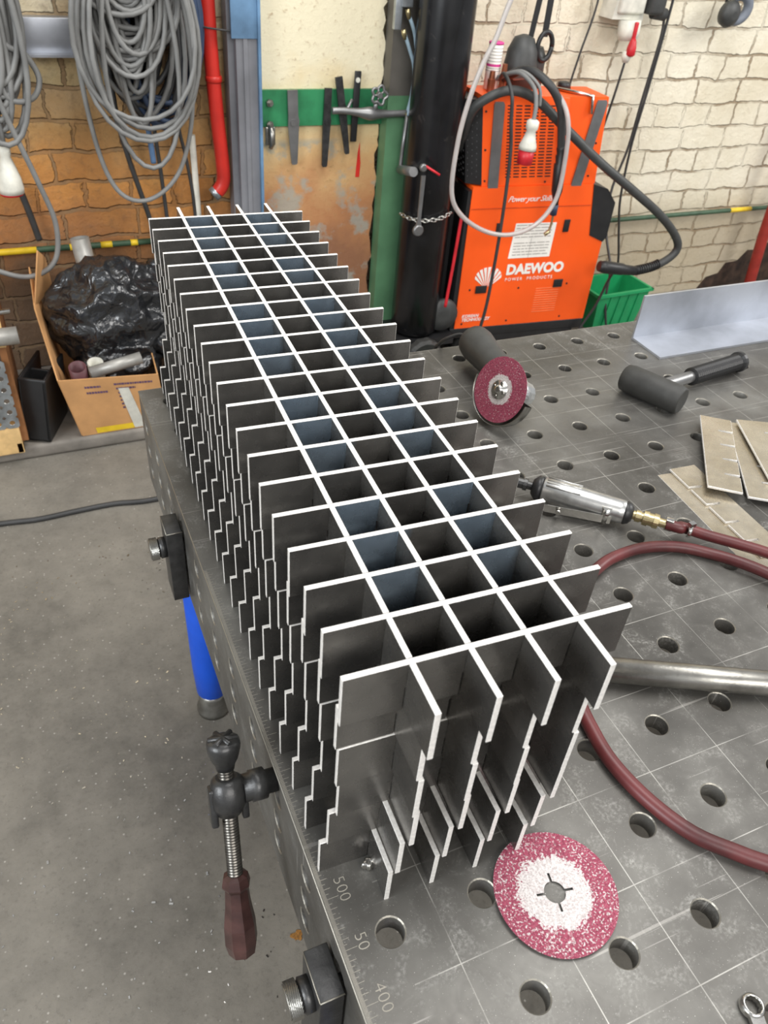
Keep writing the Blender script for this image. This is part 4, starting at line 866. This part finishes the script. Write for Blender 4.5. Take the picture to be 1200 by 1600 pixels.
b.lathe(w1 + Vector((0, .004, .005)), w1 + Vector((0, -.012, .005)), [(0, 0.018), (0.003, 0.021), (0.012, 0.021), (0.016, 0.017)], 20); b.lathe(w0 + Vector((0, .004, 0)), w0 + Vector((0, -.012, 0)), [(0, 0.010), (0.003, 0.014), (0.012, 0.014), (0.016, 0.010)], 16)
b.prism([(-0.012, -0.02), (0.012, -0.02), (0.008, 0.01), (-0.008, 0.01)], w1 + Vector((0, 0, .03)), (1, 0, 0), (0, 0, 1), (0, -0.007, 0))
sw = thing('ratchet_spanner', 'steel ratchet spanner hanging in front of the black gas cylinder', 'spanner', (1.155, 2.325, -0.15)); part('spanner', b, M_STRAP, sw)
b = MB(); b.tube([w0 + Vector((0.0, -0.004, 0.01)), w0 + Vector((0.055, -0.03, -0.02))], 0.0045); part('red_pin', b, M_REDPL, sw)

# ================================================================ GAS CYLINDER + CHAIN
CX, CY, CR = 1.238, 2.43, 0.096
gc = thing('gas_cylinder', 'tall black gas cylinder standing behind the orange welder', 'gas cylinder', (CX, CY, FL))
b = MB(); b.lathe((CX, CY, -0.70), (CX, CY, 1.2), [(0, 0.085), (0.02, CR), (1.35, CR), (1.45, 0.078), (1.52, 0.045), (1.56, 0.03)], 48); part('shell', b, M_BLACKGLOSS, gc)
b = MB(); b.cyl((CX, CY, 0.85), (CX, CY, 0.93), 0.02); b.cyl((CX - .035, CY, 0.91), (CX + .035, CY, 0.91), 0.012); part('valve', b, M_BRASS, gc)
b = MB(); b.box((1.225, 2.62, FL), (1.40, 2.70, 1.5)); tag(part('steel_column', b, mat('black_column_paint', (40, 38, 36), 0.4, 0, 0.3, 5)), 'dark steel column behind the black gas cylinder', 'column')
b = MB(); n = 15
for k in range(n):
    a = -PI * 0.98 + k * (PI * 0.66) / (n - 1); c = Vector((CX + 0.106 * math.cos(a), CY + 0.106 * math.sin(a), -0.212 + 0.026 * k / n - 0.012 * math.sin(k / n * PI)))
    tdir = Vector((-math.sin(a), math.cos(a), 0)); up = Vector((0, 0, 1)) if k % 2 else Vector((math.cos(a), math.sin(a), 0)); pts = [c + tdir * (0.0125 * math.cos(q * 2 * PI / 12)) + up * (0.0065 * math.sin(q * 2 * PI / 12)) for q in range(13)]
    b.tube(pts, 0.0022, 6)
tag(part('chain', b, M_CHROME), 'thin steel chain around the black gas cylinder', 'chain')

# ================================================================ WELDER
WA = -0.085; wl = Vector((1.405, 2.375, FL))
wd = thing('welding_machine', 'orange welding machine on wheels with white maker name and shell logo', 'welding machine', tuple(wl), WA)
WM = wd.matrix_basis
def wl_part(name, b, m, lab=None, parent=None, **k): return part(name, b, m, parent or wd, lab, local=True, **k)
# local: u across 0..0.62, v depth 0..0.26, z from floor; panel leans like the photo
b = MB(); Z0, Z1 = 0.155, 0.735
prof = [(0.0, Z0), (0.615, Z0), (0.605, 0.49), (0.600, 0.50), (0.505, Z1), (0.0, Z1 + 0.005)]
prof = [(0.0, Z0), (0.625, Z0), (0.625, 0.50), (0.555, 0.535), (0.520, Z1), (-0.005, Z1)]
b.prism(prof, (0, 0, 0), (1, 0, 0), (0, 0, 1), (0, 0.006, 0)); b.box((0, 0.006, Z0), (0.62, 0.27, 0.50)); b.box((0, 0.006, 0.50), (0.52, 0.27, Z1), bev=0.004)
cs_ = wl_part('casing', b, M_ORANGE)
b = MB(); b.prism([(0.52, Z1), (0.59, Z1 - 0.02), (0.640, 0.66), (0.640, 0.52), (0.625, 0.50), (0.555, 0.53)], (0, -0.003, 0), (1, 0, 0), (0, 0, 1), (0, 0.28, 0)); wl_part('corner_cap', b, M_BLKPL, 'black moulded front corner')
b = MB(); b.box((0.0, -0.002, Z1 - 0.083), (0.53, -0.0005, Z1 - 0.079)); wl_part('seam', b, mat('seam_dark_orange', (206, 74, 20), 0.5), parent=cs_)
b = MB(); b.box((-0.02, 0.004, 0.13), (0.0, 0.27, 0.72)); b.box((-0.02, 0.0, 0.11), (0.625, 0.27, Z0 - .001), bev=0.003); wl_part('base_frame', b, M_BLKPL)
for (u_, z_, w_, h_) in ((0.130, 0.575, 0.022, 0.044), (0.435, 0.575, 0.026, 0.050), (0.095, 0.325, 0.050, 0.032), (0.455, 0.330, 0.042, 0.034)):
    b = MB(); b.box((u_ - w_ / 2, -0.005, z_ - h_ / 2), (u_ + w_ / 2, 0.0, z_ + h_ / 2), bev=0.0015); wl_part('latch', b, M_BLKPL)
b = MB()
for (u_, z_) in ((0.03, 0.175), (0.24, 0.175), (0.5, 0.175), (0.27, 0.32), (0.50, 0.325), (0.045, 0.325)): b.lathe((u_, 0, z_), (u_, -0.003, z_), [(0, 0.0045), (0.002, 0.004)], 10)
wl_part('screw', b, M_BLKPL)
b = MB()
for k in range(11): b.box((0.355, -0.0012, 0.205 + k * 0.0105), (0.465, 0, 0.2075 + k * 0.0105))
for k in range(11): b.box((0.460, -0.0022, 0.2065 + k * 0.0105), (0.466, -0.0012, 0.2085 + k * 0.0105))
wl_part('louvre', b, mat('louvre_light_orange', (255, 140, 90), 0.4))
b = MB(); b.prism([(0.195, 0.450), (0.385, 0.450), (0.388, 0.590), (0.205, 0.592)], (0, -0.0012, 0), (1, 0, 0), (0, 0, 1), (0, 0.001, 0)); st = wl_part('warning_label', b, M_WHITE, 'white notice with small print')
b = MB()
for k in range(11):
    if k in (5,): continue
    x = 0.210
    while x < 0.36:
        l = random.uniform(.01, .05); b.box((x, -0.0017, 0.582 - k * 0.012), (min(x + l, .372), -0.0012, 0.586 - k * 0.012)); x += l + .004
    
b.box((0.285, -0.0017, 0.45), (0.287, -0.0012, 0.53))
wl_part('small_print', b, M_GREY2, parent=st)
def wtext(s_, u_, z_, size, m=M_WHITE, rot=0.0, **k):
    return text('lettering', s_, size, Matrix.Translation((u_, -0.0015, z_)) @ Matrix.Rotation(rot, 4, 'Y') @ Matrix.Rotation(PI / 2, 4, 'X'), m, cs_, 0.0004, **k)
wtext('DAEWOO', 0.198, 0.383, 0.058, spacing=1.0, bold=0.0028)
wtext('POWER  PRODUCTS', 0.198, 0.354, 0.0195, spacing=1.32)
wtext('Power your Skills', 0.150, 0.677, 0.031, shear=0.45, spacing=0.9)
wtext('KOREAN', 0.026, 0.203, 0.019, shear=0.2, bold=0.0004)
wtext('TECHNOLOGY', 0.026, 0.186, 0.019, shear=0.2, bold=0.0004)
# shell-like logo: fan petals inside an ellipse
b = MB(); lc = (0.120, 0.375)
def shell_pt(t, a): return None
import itertools
for k in range(9):
    a0 = PI * (0.5 + (k - 4) * 0.117) - 0.0; a1 = a0
    cx_, cz_ = lc[0], lc[1] - 0.040
    tip = []
    wdt = 0.105 * 0.5
    for s_ in (-1, 1):
        ang = PI / 2 - (k - 4) * 0.235 + s_ * wdt * 1.55
        # ray from the base to the ellipse
        dx, dz = math.cos(ang), math.sin(ang); A2, B2_ = 0.060, 0.044
        # intersect with ellipse centred at lc
        oz = cz_ - lc[1]; qa = (dx / A2) ** 2 + (dz / B2_) ** 2; qb = 2 * oz * dz / B2_ ** 2; qc = (oz / B2_) ** 2 - 1
        t_ = (-qb + math.sqrt(max(qb * qb - 4 * qa * qc, 0))) / (2 * qa); tip.append((cx_ + dx * t_, cz_ + dz * t_))
    b.prism([(cx_ + (k - 4) * 0.003 - .001, cz_), tip[1][0:2] and tip[1], tip[0]], (0, -0.0016, 0), (1, 0, 0), (0, 0, 1), (0, 0.0008, 0))
wl_part('shell_logo', b, M_WHITE, 'white shell-shaped emblem', parent=cs_)
b = MB(); pts = []
for s_ in (-1, 1):
    for (p, r_) in (((0.60, 0.30, 0.08), 0.08),): pass
for (u_, v_) in ((0.07, 0.05), (0.07, 0.25), (0.56, 0.05), (0.56, 0.25)):
    b = MB(); b.lathe((u_, v_ - 0.02, 0.05), (u_, v_ + 0.02, 0.05), [(0, 0.03), (0.004, 0.048), (0.036, 0.048), (0.04, 0.03)], 24); wl_part('wheel', b, M_RUBBER)
b = MB(); b.box((0.05, 0.0, 0.05), (0.58, 0.27, 0.115)); wl_part('axle_frame', b, M_BLKPL)
# cylinder shelf at the left of the machine with tread wheel
ct = thing('cylinder_trolley', 'black two-wheeled trolley with ribbed tyre carrying the gas cylinder', 'trolley', (1.27, 2.40, FL))
b = MB(); b.box((1.10, 2.33, -0.735), (1.38, 2.54, -0.701)); b.box((1.36, 2.45, -0.71), (1.375, 2.50, -0.2)); part('shelf', b, M_BLKPL, ct)
b = MB(); wc = Vector((1.235, 2.31, -0.77)); n = 48; rings = []
for dy, r in ((-0.020, 0.045), (-0.026, 0.070), (-0.014, 0.080), (0.014, 0.080), (0.026, 0.070), (0.020, 0.045)):
    rings.append([b.bm.verts.new(wc + Vector((math.cos(2 * PI * k / n) * (r + (0.003 if (k // 2) % 2 and r > .075 else 0)), dy, math.sin(2 * PI * k / n) * (r + (0.003 if (k // 2) % 2 and r > .075 else 0))))) for k in range(n)])
b.loft(rings, True, smooth=False); part('tyre', b, M_RUBBER, ct, 'ribbed black rubber tyre')
b = MB(); b.cyl(wc + Vector((0, -.03, 0)), wc + Vector((0, .12, 0)), 0.012); part('axle', b, M_STEEL, ct)
b = MB(); b.tube(spline([(1.335, 2.32, -0.19), (1.325, 2.32, -0.4), (1.315, 2.32, -0.56)]), 0.0065); part('red_rod', b, M_REDPL, ct, 'thin red vertical rod')
b = MB(); b.lathe((1.335, 2.355, -0.62), (1.335, 2.39, -0.62), [(0, 0.02), (0.003, 0.065), (0.02, 0.07), (0.04, 0.06)], 28); part('spool', b, M_GREYPL, ct)
b = MB(); b.tube(spline([(1.06, 2.20, -0.80), (1.12, 2.19, -0.745), (1.17, 2.19, -0.735), (1.21, 2.2, -0.77), (1.3, 2.2, -0.83)]), 0.018, 12)
tag(part('green_strap', b, M_BIN), 'short green plastic handle beside the ribbed tyre at the far table edge', 'handle')

# ---- upper orange power source
UA = -0.085; ul = Vector((1.437, 2.378, -0.114))
ub = thing('power_source', 'orange vented power source standing on top of the welding machine', 'power source', tuple(ul), UA)
def up(name, b, m, lab=None, parent=None): return part(name, b, m, parent or ub, lab, local=True)
HT = 0.310
b = MB(); b.prism([(0.0, 0), (0.495, 0.0), (0.470, HT), (-0.045, HT)], (0, 0, 0), (1, 0, 0), (0, 0, 1), (0, 0.17, 0)); up('casing', b, M_ORANGE)
SH = Matrix.Identity(4); SH[0][2] = -0.045 / HT      # the cabinet leans a little to the left
def ups(name, b, m, lab=None, parent=None):
    bmesh.ops.transform(b.bm, matrix=SH, verts=b.bm.verts); return up(name, b, m, lab, parent)
b = MB(); b.prism([(0.0, 0.0), (0.0, 0.17), (-0.055, 0.15), (-0.055, 0.03)], (0, 0, 0.005), (1, 0, 0), (0, 1, 0), (0, 0, HT - .02)); gl = ups('grille', b, M_BLKPL, 'black side grille')
b = MB()
for i in range(12):
    for j in range(5): b.box((-0.0575, 0.045 + j * 0.021, 0.03 + i * 0.021 + (j % 2) * .01), (-0.055, 0.057 + j * 0.021, 0.036 + i * 0.021 + (j % 2) * .01))
for i in range(12):
    for j in range(3):
        b.box((-0.049 + j * 0.015, 0.0255 - (j * 0.0082), 0.03 + i * 0.021 + (j % 2) * .01), (-0.039 + j * 0.015, 0.0285 - (j * 0.0082), 0.034 + i * 0.021 + (j % 2) * .01))
ups('grille_slot', b, mat('grey_grille_edge', (84, 84, 86), 0.5), parent=gl)
b = MB()
for j in range(6):
    for i in range(23): b.box((0.098 + j * 0.034, -0.0006, 0.030 + i * 0.0112), (0.122 + j * 0.034, 0.001, 0.0345 + i * 0.0112))
ups('vent_slots', b, M_BLKPL)
def mstrap(u0, u1, z0, z1, lean, lab):
    b = MB(); b.prism([(u0, z0), (u1, z0), (u1 + lean, z1 - .01), (u1 + lean - .005, z1), (u0 + lean + .005, z1), (u0 + lean, z1 - .01)], (0, -0.006, 0), (1, 0, 0), (0, 0, 1), (0, 0.006, 0)); ups('strap', b, M_STRAP, lab)
mstrap(0.024, 0.066, -0.006, 0.292, 0.018, 'bare metal strap on the left'); mstrap(0.385, 0.430, -0.006, 0.300, 0.078, 'bare metal strap on the right')
b = MB(); b.box((0.315, -0.012, 0), (0.345, 0, HT), bev=0.004); ups('corner_rib', b, M_ORANGE)
b = MB(); b.lathe((0.395, 0.13, HT), (0.395, 0.13, HT + .04), [(0, 0.026), (0.02, 0.024), (0.024, 0.018)], 20); ups('filler_cap', b, M_BLKPL)
b = MB(); b.tube([(0.345, 0.10, HT + 0.006), (0.40, 0.02, HT + 0.008), (0.44, -0.008, HT + 0.004), (0.437, -0.012, HT - 0.055)], 0.007, 8); ups('bent_handle', b, M_CHROME, 'bent metal hook handle')
b = MB()
for (u_, z_) in ((0.012, 0.26), (0.012, 0.13), (0.012, 0.02), (0.27, 0.012), (0.48, 0.15), (0.46, 0.03)): b.lathe((u_, 0, z_), (u_, -0.003, z_), [(0, 0.004), (0.002, 0.004)], 10)
ups('screw', b, M_BLKPL)

# items on the power source and cables
def Y(u, v, z): return ub.matrix_basis @ Vector((u, v, z))
sc_ = thing('spray_can', 'white spray can with pink cap ring standing on the orange power source', 'spray can', (1.44, 2.46, 0.2))
b = MB(); q = Vector((1.475, 2.48, 0.197)); b.lathe(q, q + Vector((0, 0, 1)), [(0, 0.024), (0.002, 0.026), (0.140, 0.026), (0.150, 0.02)], 28); part('can', b, M_WHITE, sc_)
b = MB(); b.lathe(q + Vector((0, 0, 0.143)), q + Vector((0, 0, 1)), [(0, 0.0265), (0.006, 0.027), (0.008, 0.022)], 28); part('cap', b, M_PINK, sc_, 'pink cap')
b = MB()
for z_ in (0.06, 0.068, 0.09, 0.10, 0.11, 0.12, 0.13): b.lathe(q + Vector((0, 0, z_)), q + Vector((0, 0, 1)), [(0, 0.0262), (0.003, 0.0262)], 28, cap=False)
part('print', b, M_GREY2, sc_)
b = MB(); b.lathe(q + Vector((0, 0, 0.075)), q + Vector((0, 0, 1)), [(0, 0.0263), (0.008, 0.0263)], 28, cap=False); part('pink_band', b, M_PINK, sc_)
for (x, y, h) in ((1.452, 2.44, 0.065), (1.505, 2.45, 0.085)):
    b = MB(); b.lathe((x, y, 0.198), (x, y, 1), [(0, 0.014), (h * .6, 0.014), (h * .62, 0.011), (h, 0.009)], 16, smooth=False); o = part('gas_nozzle', b, M_COPPER); tag(o, 'copper torch nozzle standing %s of the two by the spray can' % ('left' if x < 1.5 else 'right'), 'nozzle')
hd_ = thing('strap_holder', 'dark grey plastic hood with black hanging straps behind the spray can', 'welding hood', (1.62, 2.5, 0.2))
b = MB(); b.lathe((1.60, 2.50, 0.198), (1.60, 2.50, 1), [(0, 0.060), (0.06, 0.062), (0.12, 0.055), (0.16, 0.036), (0.17, 0.01)], 24); b.lathe((1.665, 2.52, 0.198), (1.665, 2.52, 1), [(0, 0.045), (0.10, 0.045), (0.13, 0.03)], 20); part('hood', b, M_GREYPL, hd_)
b = MB(); b.prism([(-0.012, 0), (0.012, 0), (0.012, 0.45), (-0.012, 0.45)], (1.685, 2.50, 0.36), (1, 0, 0.02), (0, 0, 1), (0, 0.004, 0)); b.prism([(-0.010, 0), (0.010, 0), (0.055, 0.42), (0.030, 0.42)], (1.62, 2.49, 0.36), (1, 0, 0), (0, 0, 1), (0, 0.004, 0)); part('strap', b, M_BLKPL, hd_)
b = MB(); pts = [Vector((1.675 + 0.030 * math.cos(a), 2.475, 0.335 + 0.045 * math.sin(a))) for a in [2 * PI * k / 24 for k in range(25)]]; b.tube(pts, 0.009, 8); part('buckle', b, M_BLKPL, hd_)

wire('torch_cable', 'thick black torch cable arching over the power source to the welder front', [(1.37, 2.46, 0.0), (1.345, 2.38, 0.13), (1.37, 2.34, 0.19), (1.46, 2.32, 0.225), (1.56, 2.30, 0.20), (1.68, 2.27, 0.115), (1.84, 2.22, 0.00), (2.00, 2.18, -0.10), (2.16, 2.17, -0.20), (2.275, 2.17, -0.295), (2.30, 2.17, -0.355), (2.24, 2.175, -0.405), (2.14, 2.19, -0.432), (2.06, 2.21, -0.432), (1.99, 2.26, -0.42)], 0.0165, M_GREYPL, n=12)
b = MB(); Q0 = Vector((1.975, 2.215, -0.412)); Q1 = Vector((2.13, 2.185, -0.432)); b.lathe(Q0, Q1, [(-0.02, 0.02), (0.01, 0.026), (0.09, 0.024), (0.10, 0.0205), (0.155, 0.019)], 16)
for k in range(12):
    a = spline([(2.13, 2.19, -0.432), (2.20, 2.18, -0.418), (2.255, 2.173, -0.392)], 8); q = a[min(k, len(a) - 1)]; b.lathe(q, q + Vector((1, -.1, .15)), [(0, 0.018), (0.001, 0.0205), (0.004, 0.0205), (0.005, 0.018)], 14)
tag(part('torch_connector', b, M_BLKPL), 'black torch plug sticking out of the right front of the welder', 'connector')
wire('gas_tube', 'clear plastic gas tube looping down in front of the orange machines', [(1.40, 2.2, 0.66), (1.334, 2.2, 0.502), (1.301, 2.2, 0.40), (1.27, 2.2, 0.337), (1.236, 2.2, 0.236), (1.211, 2.2, 0.10), (1.211, 2.2, -0.067), (1.266, 2.2, -0.154), (1.378, 2.2, -0.218), (1.491, 2.2, -0.236), (1.592, 2.2, -0.204), (1.657, 2.2, -0.118), (1.663, 2.2, 0.011), (1.645, 2.2, 0.14), (1.62, 2.24, 0.215), (1.57, 2.32, 0.262), (1.53, 2.42, 0.245)], 0.0085, M_CLEAR)
wire('control_cable', 'thin grey cable hanging from the power source down past the welder logo', [(1.47, 2.42, 0.24), (1.415, 2.30, 0.28), (1.405, 2.22, 0.235), (1.417, 2.215, 0.15), (1.435, 2.215, 0.05), (1.445, 2.215, -0.12), (1.447, 2.215, -0.32), (1.441, 2.215, -0.52), (1.424, 2.215, -0.66), (1.41, 2.2, -0.80)], 0.0065, M_BCABLE)
tcx = thing('welding_torch', 'black torch cable with ribbed handle hanging over the vents of the power source', 'welding torch', (1.68, 2.3, 0))
b = MB(); b.tube(spline([(1.50, 2.44, 0.24), (1.53, 2.34, 0.285), (1.575, 2.26, 0.255), (1.625, 2.24, 0.19), (1.65, 2.24, 0.11), (1.668, 2.24, 0.03), (1.675, 2.24, -0.02)]), 0.0145, 12); part('cable', b, M_BCABLE, tcx)
b = MB(); b.lathe((1.668, 2.24, 0.06), (1.690, 2.24, -0.16), [(0, 0.017), (0.01, 0.021), (0.03, 0.0175), (0.035, 0.021), (0.06, 0.018), (0.065, 0.023), (0.16, 0.021), (0.19, 0.013), (0.22, 0.012)], 16); part('handle', b, M_BLKPL, tcx)
b = MB(); b.lathe((1.689, 2.24, -0.150), (1.690, 2.24, -0.2), [(0, 0.014), (0.04, 0.013)], 14); part('sleeve', b, M_BLUECAB, tcx)
b = MB(); b.tube(spline([(1.69, 2.24, -0.19), (1.69, 2.24, -0.225), (1.685, 2.24, -0.25), (1.675, 2.235, -0.26)]), 0.0045); b.cyl((1.665, 2.235, -0.262), (1.685, 2.235, -0.25), 0.0075); part('brass_tip', b, M_BRASS, tcx)
pl = thing('mains_plug', 'white and red industrial plug hanging in front of the power source vents', 'plug', (1.59, 2.24, 0.05))
b = MB(); b.lathe((1.510, 2.220, 0.155), (1.502, 2.220, 0.0), [(0, 0.014), (0.006, 0.022), (0.028, 0.022), (0.036, 0.016), (0.06, 0.022), (0.085, 0.031), (0.098, 0.032)], 20); part('housing', b, M_WHPL, pl)
b = MB(); b.lathe((1.505, 2.220, 0.060), (1.502, 2.220, 0.0), [(0, 0.029), (0.05, 0.0275), (0.052, 0.022)], 20); part('pin_shroud', b, M_REDPL, pl)
b = MB(); b.tube(spline([(1.510, 2.220, 0.15), (1.512, 2.225, 0.20), (1.507, 2.250, 0.25), (1.482, 2.320, 0.28), (1.452, 2.400, 0.25)]), 0.0075); part('cord', b, M_CABLE, pl)
wire('flat_cable', 'short grey cable arch on top of the power source', [(1.46, 2.42, 0.24), (1.49, 2.32, 0.285), (1.535, 2.262, 0.25), (1.545, 2.25, 0.19)], 0.006, M_CABLE)

# ================================================================ GREEN BIN
bn = Vector((2.37, 2.56, FL)); b = MB()
def frustum(b, x0, y0, x1, y1, z0, z1, t=0.004):
    A_ = [b.bm.verts.new((sx * x0, sy * y0, z0)) for sx, sy in ((-1, -1), (1, -1), (1, 1), (-1, 1))]; B2 = [b.bm.verts.new((sx * x1, sy * y1, z1)) for sx, sy in ((-1, -1), (1, -1), (1, 1), (-1, 1))]
    C2 = [b.bm.verts.new((sx * (x1 - t), sy * (y1 - t), z1)) for sx, sy in ((-1, -1), (1, -1), (1, 1), (-1, 1))]; D2 = [b.bm.verts.new((sx * (x0 - t), sy * (y0 - t), z0 + t)) for sx, sy in ((-1, -1), (1, -1), (1, 1), (-1, 1))]
    b.loft([A_, B2, C2, D2], True, smooth=False)
frustum(b, 0.125, 0.075, 0.155, 0.10, 0, 0.20); b.box((-0.165, -0.11, 0.187), (0.165, -0.10, 0.20)); b.box((-0.165, 0.10, 0.187), (0.165, 0.11, 0.20)); b.box((-0.165, -0.11, 0.187), (-0.155, 0.11, 0.20)); b.box((0.155, -0.11, 0.187), (0.165, 0.11, 0.20))
for k in range(4): b.prism([(0, 0.0), (0.006, 0.0), (0.006, 0.185), (0, 0.185)], (-0.08 + k * 0.055, -0.078, 0.0), (1, 0, 0), (0, -0.11, 1), (0, -0.004, 0))
o = part('storage_bin', b, M_BIN); o.location = (2.33, 2.53, FL + 0.0005); o.rotation_euler = (0, 0, 0.05); tag(o, 'green plastic storage bin on the floor beside the orange welder', 'bin')

# ================================================================ RIGHT WALL FITTINGS
so = thing('wall_socket', 'grey industrial wall socket with a red-capped plug on the white wall', 'socket', (2.2, 2.7, 0.45))
b = MB(); b.prism([(-0.075, 0), (0.075, 0), (0.055, 0.17), (-0.055, 0.17)], (2.165, 2.66, 0.40), (1, 0, 0), (0, 0, 1), (0, 0.09, 0)); b.box((2.105, 2.64, 0.42), (2.225, 2.70, 0.60), bev=0.01); part('housing', b, M_WHPL, so)
b = MB(); b.lathe((2.175, 2.655, 0.40), (2.18, 2.64, 0.26), [(0, 0.045), (0.05, 0.043), (0.07, 0.034)], 20); part('socket_collar', b, M_WHPL, so)
b = MB(); b.lathe((2.170, 2.60, 0.345), (2.165, 2.595, 0.28), [(0, 0.008), (0.010, 0.013), (0.03, 0.018), (0.055, 0.019), (0.062, 0.012)], 16); b.box((2.165, 2.60, 0.335), (2.18, 2.612, 0.40), bev=0.004); part('red_cap', b, M_REDPL, so)
b = MB(); b.lathe((2.162, 2.61, 0.30), (2.16, 2.61, 0.24), [(0, 0.018), (0.02, 0.020), (0.04, 0.011)], 16); part('plug_end', b, M_WHPL, so)
b = MB(); b.box((2.24, 2.62, 0.42), (2.31, 2.75, 0.56), bev=0.015); b.lathe((2.28, 2.66, 0.43), (2.345, 2.65, 0.42), [(0, 0.025), (0.06, 0.022)], 16); part('side_outlet', b, M_GREYPL, so, 'dark grey side outlet')
em = thing('ear_defenders', 'grey ear defenders hanging on the white brick wall at the top right', 'ear defenders', (2.7, 2.7, 0.45))
b = MB(); b.lathe((2.655, 2.66, 0.435), (2.66, 2.60, 0.43), [(0, 0.02), (0.006, 0.045), (0.03, 0.050), (0.045, 0.040), (0.055, 0.015)], 24); part('ear_cup', b, M_GREYPL, em)
b = MB()
pts = [Vector((2.70 + 0.052 * math.cos(a), 2.64, 0.455 + 0.045 * math.sin(a))) for a in [PI * 1.1 + k * PI * 1.55 / 20 for k in range(21)]]; b.tube(pts, 0.020, 14); part('ear_cup', b, mat('slate_grey_foam', (112, 118, 128), 0.6), em)
b = MB(); b.tube(spline([(2.655, 2.67, 0.47), (2.65, 2.67, 0.55), (2.69, 2.68, 0.62), (2.74, 2.67, 0.55), (2.735, 2.66, 0.48)]), 0.006); part('headband', b, M_BLKPL, em)
b = MB(); b.cyl((2.69, 2.755, 0.615), (2.69, 2.64, 0.615), 0.005); part('peg', b, M_STEEL, em)
wire('wall_cable', 'thin black cable dropping from above to the top of the power source', [(2.045, 2.70, 0.75), (2.035, 2.70, 0.45), (2.00, 2.70, 0.27), (1.98, 2.70, 0.12), (1.98, 2.68, -0.1), (2.0, 2.68, -0.3)], 0.0042, M_BCABLE)
wire('wall_cable', 'black cable running down from the red-capped plug behind the torch cable', [(2.160, 2.61, 0.26), (2.155, 2.62, 0.14), (2.15, 2.64, 0.0), (2.13, 2.66, -0.15), (2.12, 2.67, -0.28), (2.12, 2.67, -0.4)], 0.0048, M_BCABLE)
wire('wall_cable', 'left one of two black cables falling from the side outlet to the green bin', [(2.335, 2.65, 0.42), (2.345, 2.65, 0.34), (2.34, 2.66, 0.12), (2.33, 2.66, -0.08), (2.28, 2.64, -0.26), (2.26, 2.58, -0.42), (2.25, 2.48, -0.55), (2.235, 2.44, -0.68), (2.27, 2.42, -0.83)], 0.0055, M_BCABLE)
wire('wall_cable', 'right one of two black cables, reaching down behind the aluminium angle', [(2.36, 2.65, 0.58), (2.36, 2.655, 0.34), (2.355, 2.66, 0.12), (2.345, 2.66, -0.08), (2.36, 2.66, -0.3), (2.40, 2.66, -0.45), (2.45, 2.66, -0.62), (2.47, 2.66, -0.8)], 0.0055, M_BCABLE)
wire('wall_cable', 'short black cable hanging from the welder front past the green bin', [(2.03, 2.2, -0.42), (2.05, 2.25, -0.5), (2.045, 2.28, -0.62), (2.0, 2.3, -0.75), (2.0, 2.3, -0.84)], 0.0055, M_BCABLE)
b = MB(); b.tube(spline([(3.36, 2.62, 1.9), (3.33, 2.62, 0.9), (3.32, 2.62, 0.4), (3.315, 2.62, -0.2), (3.32, 2.62, -0.5), (3.36, 2.62, -0.84)]), 0.028, 14); tag(part('standpipe', b, mat('dull_red_paint', (150, 44, 34), 0.5)), 'dull red pipe at the right frame edge above the aluminium angle', 'pipe')
b = MB(); b.prism([(3.12, FL), (3.16, -0.79), (3.24, -0.775), (3.27, -0.72), (3.35, -0.715), (3.40, -0.66), (3.5, -0.665), (3.56, -0.60), (3.75, -0.60), (3.8, FL)], (0, 2.744, 0), (1, 0, 0), (0, 0, 1), (0, 0.006, 0)); tag(part('wall_hollow_shade', b, mat('hollow_shade_brown', (60, 44, 34), 0.9, 0, 0.4, 20)), 'flat dark brown patch painted as the shaded hollow at the foot of the white brick wall', 'painted shade')  # thin flat sheet; its dark colour stands for the shade in a hollow
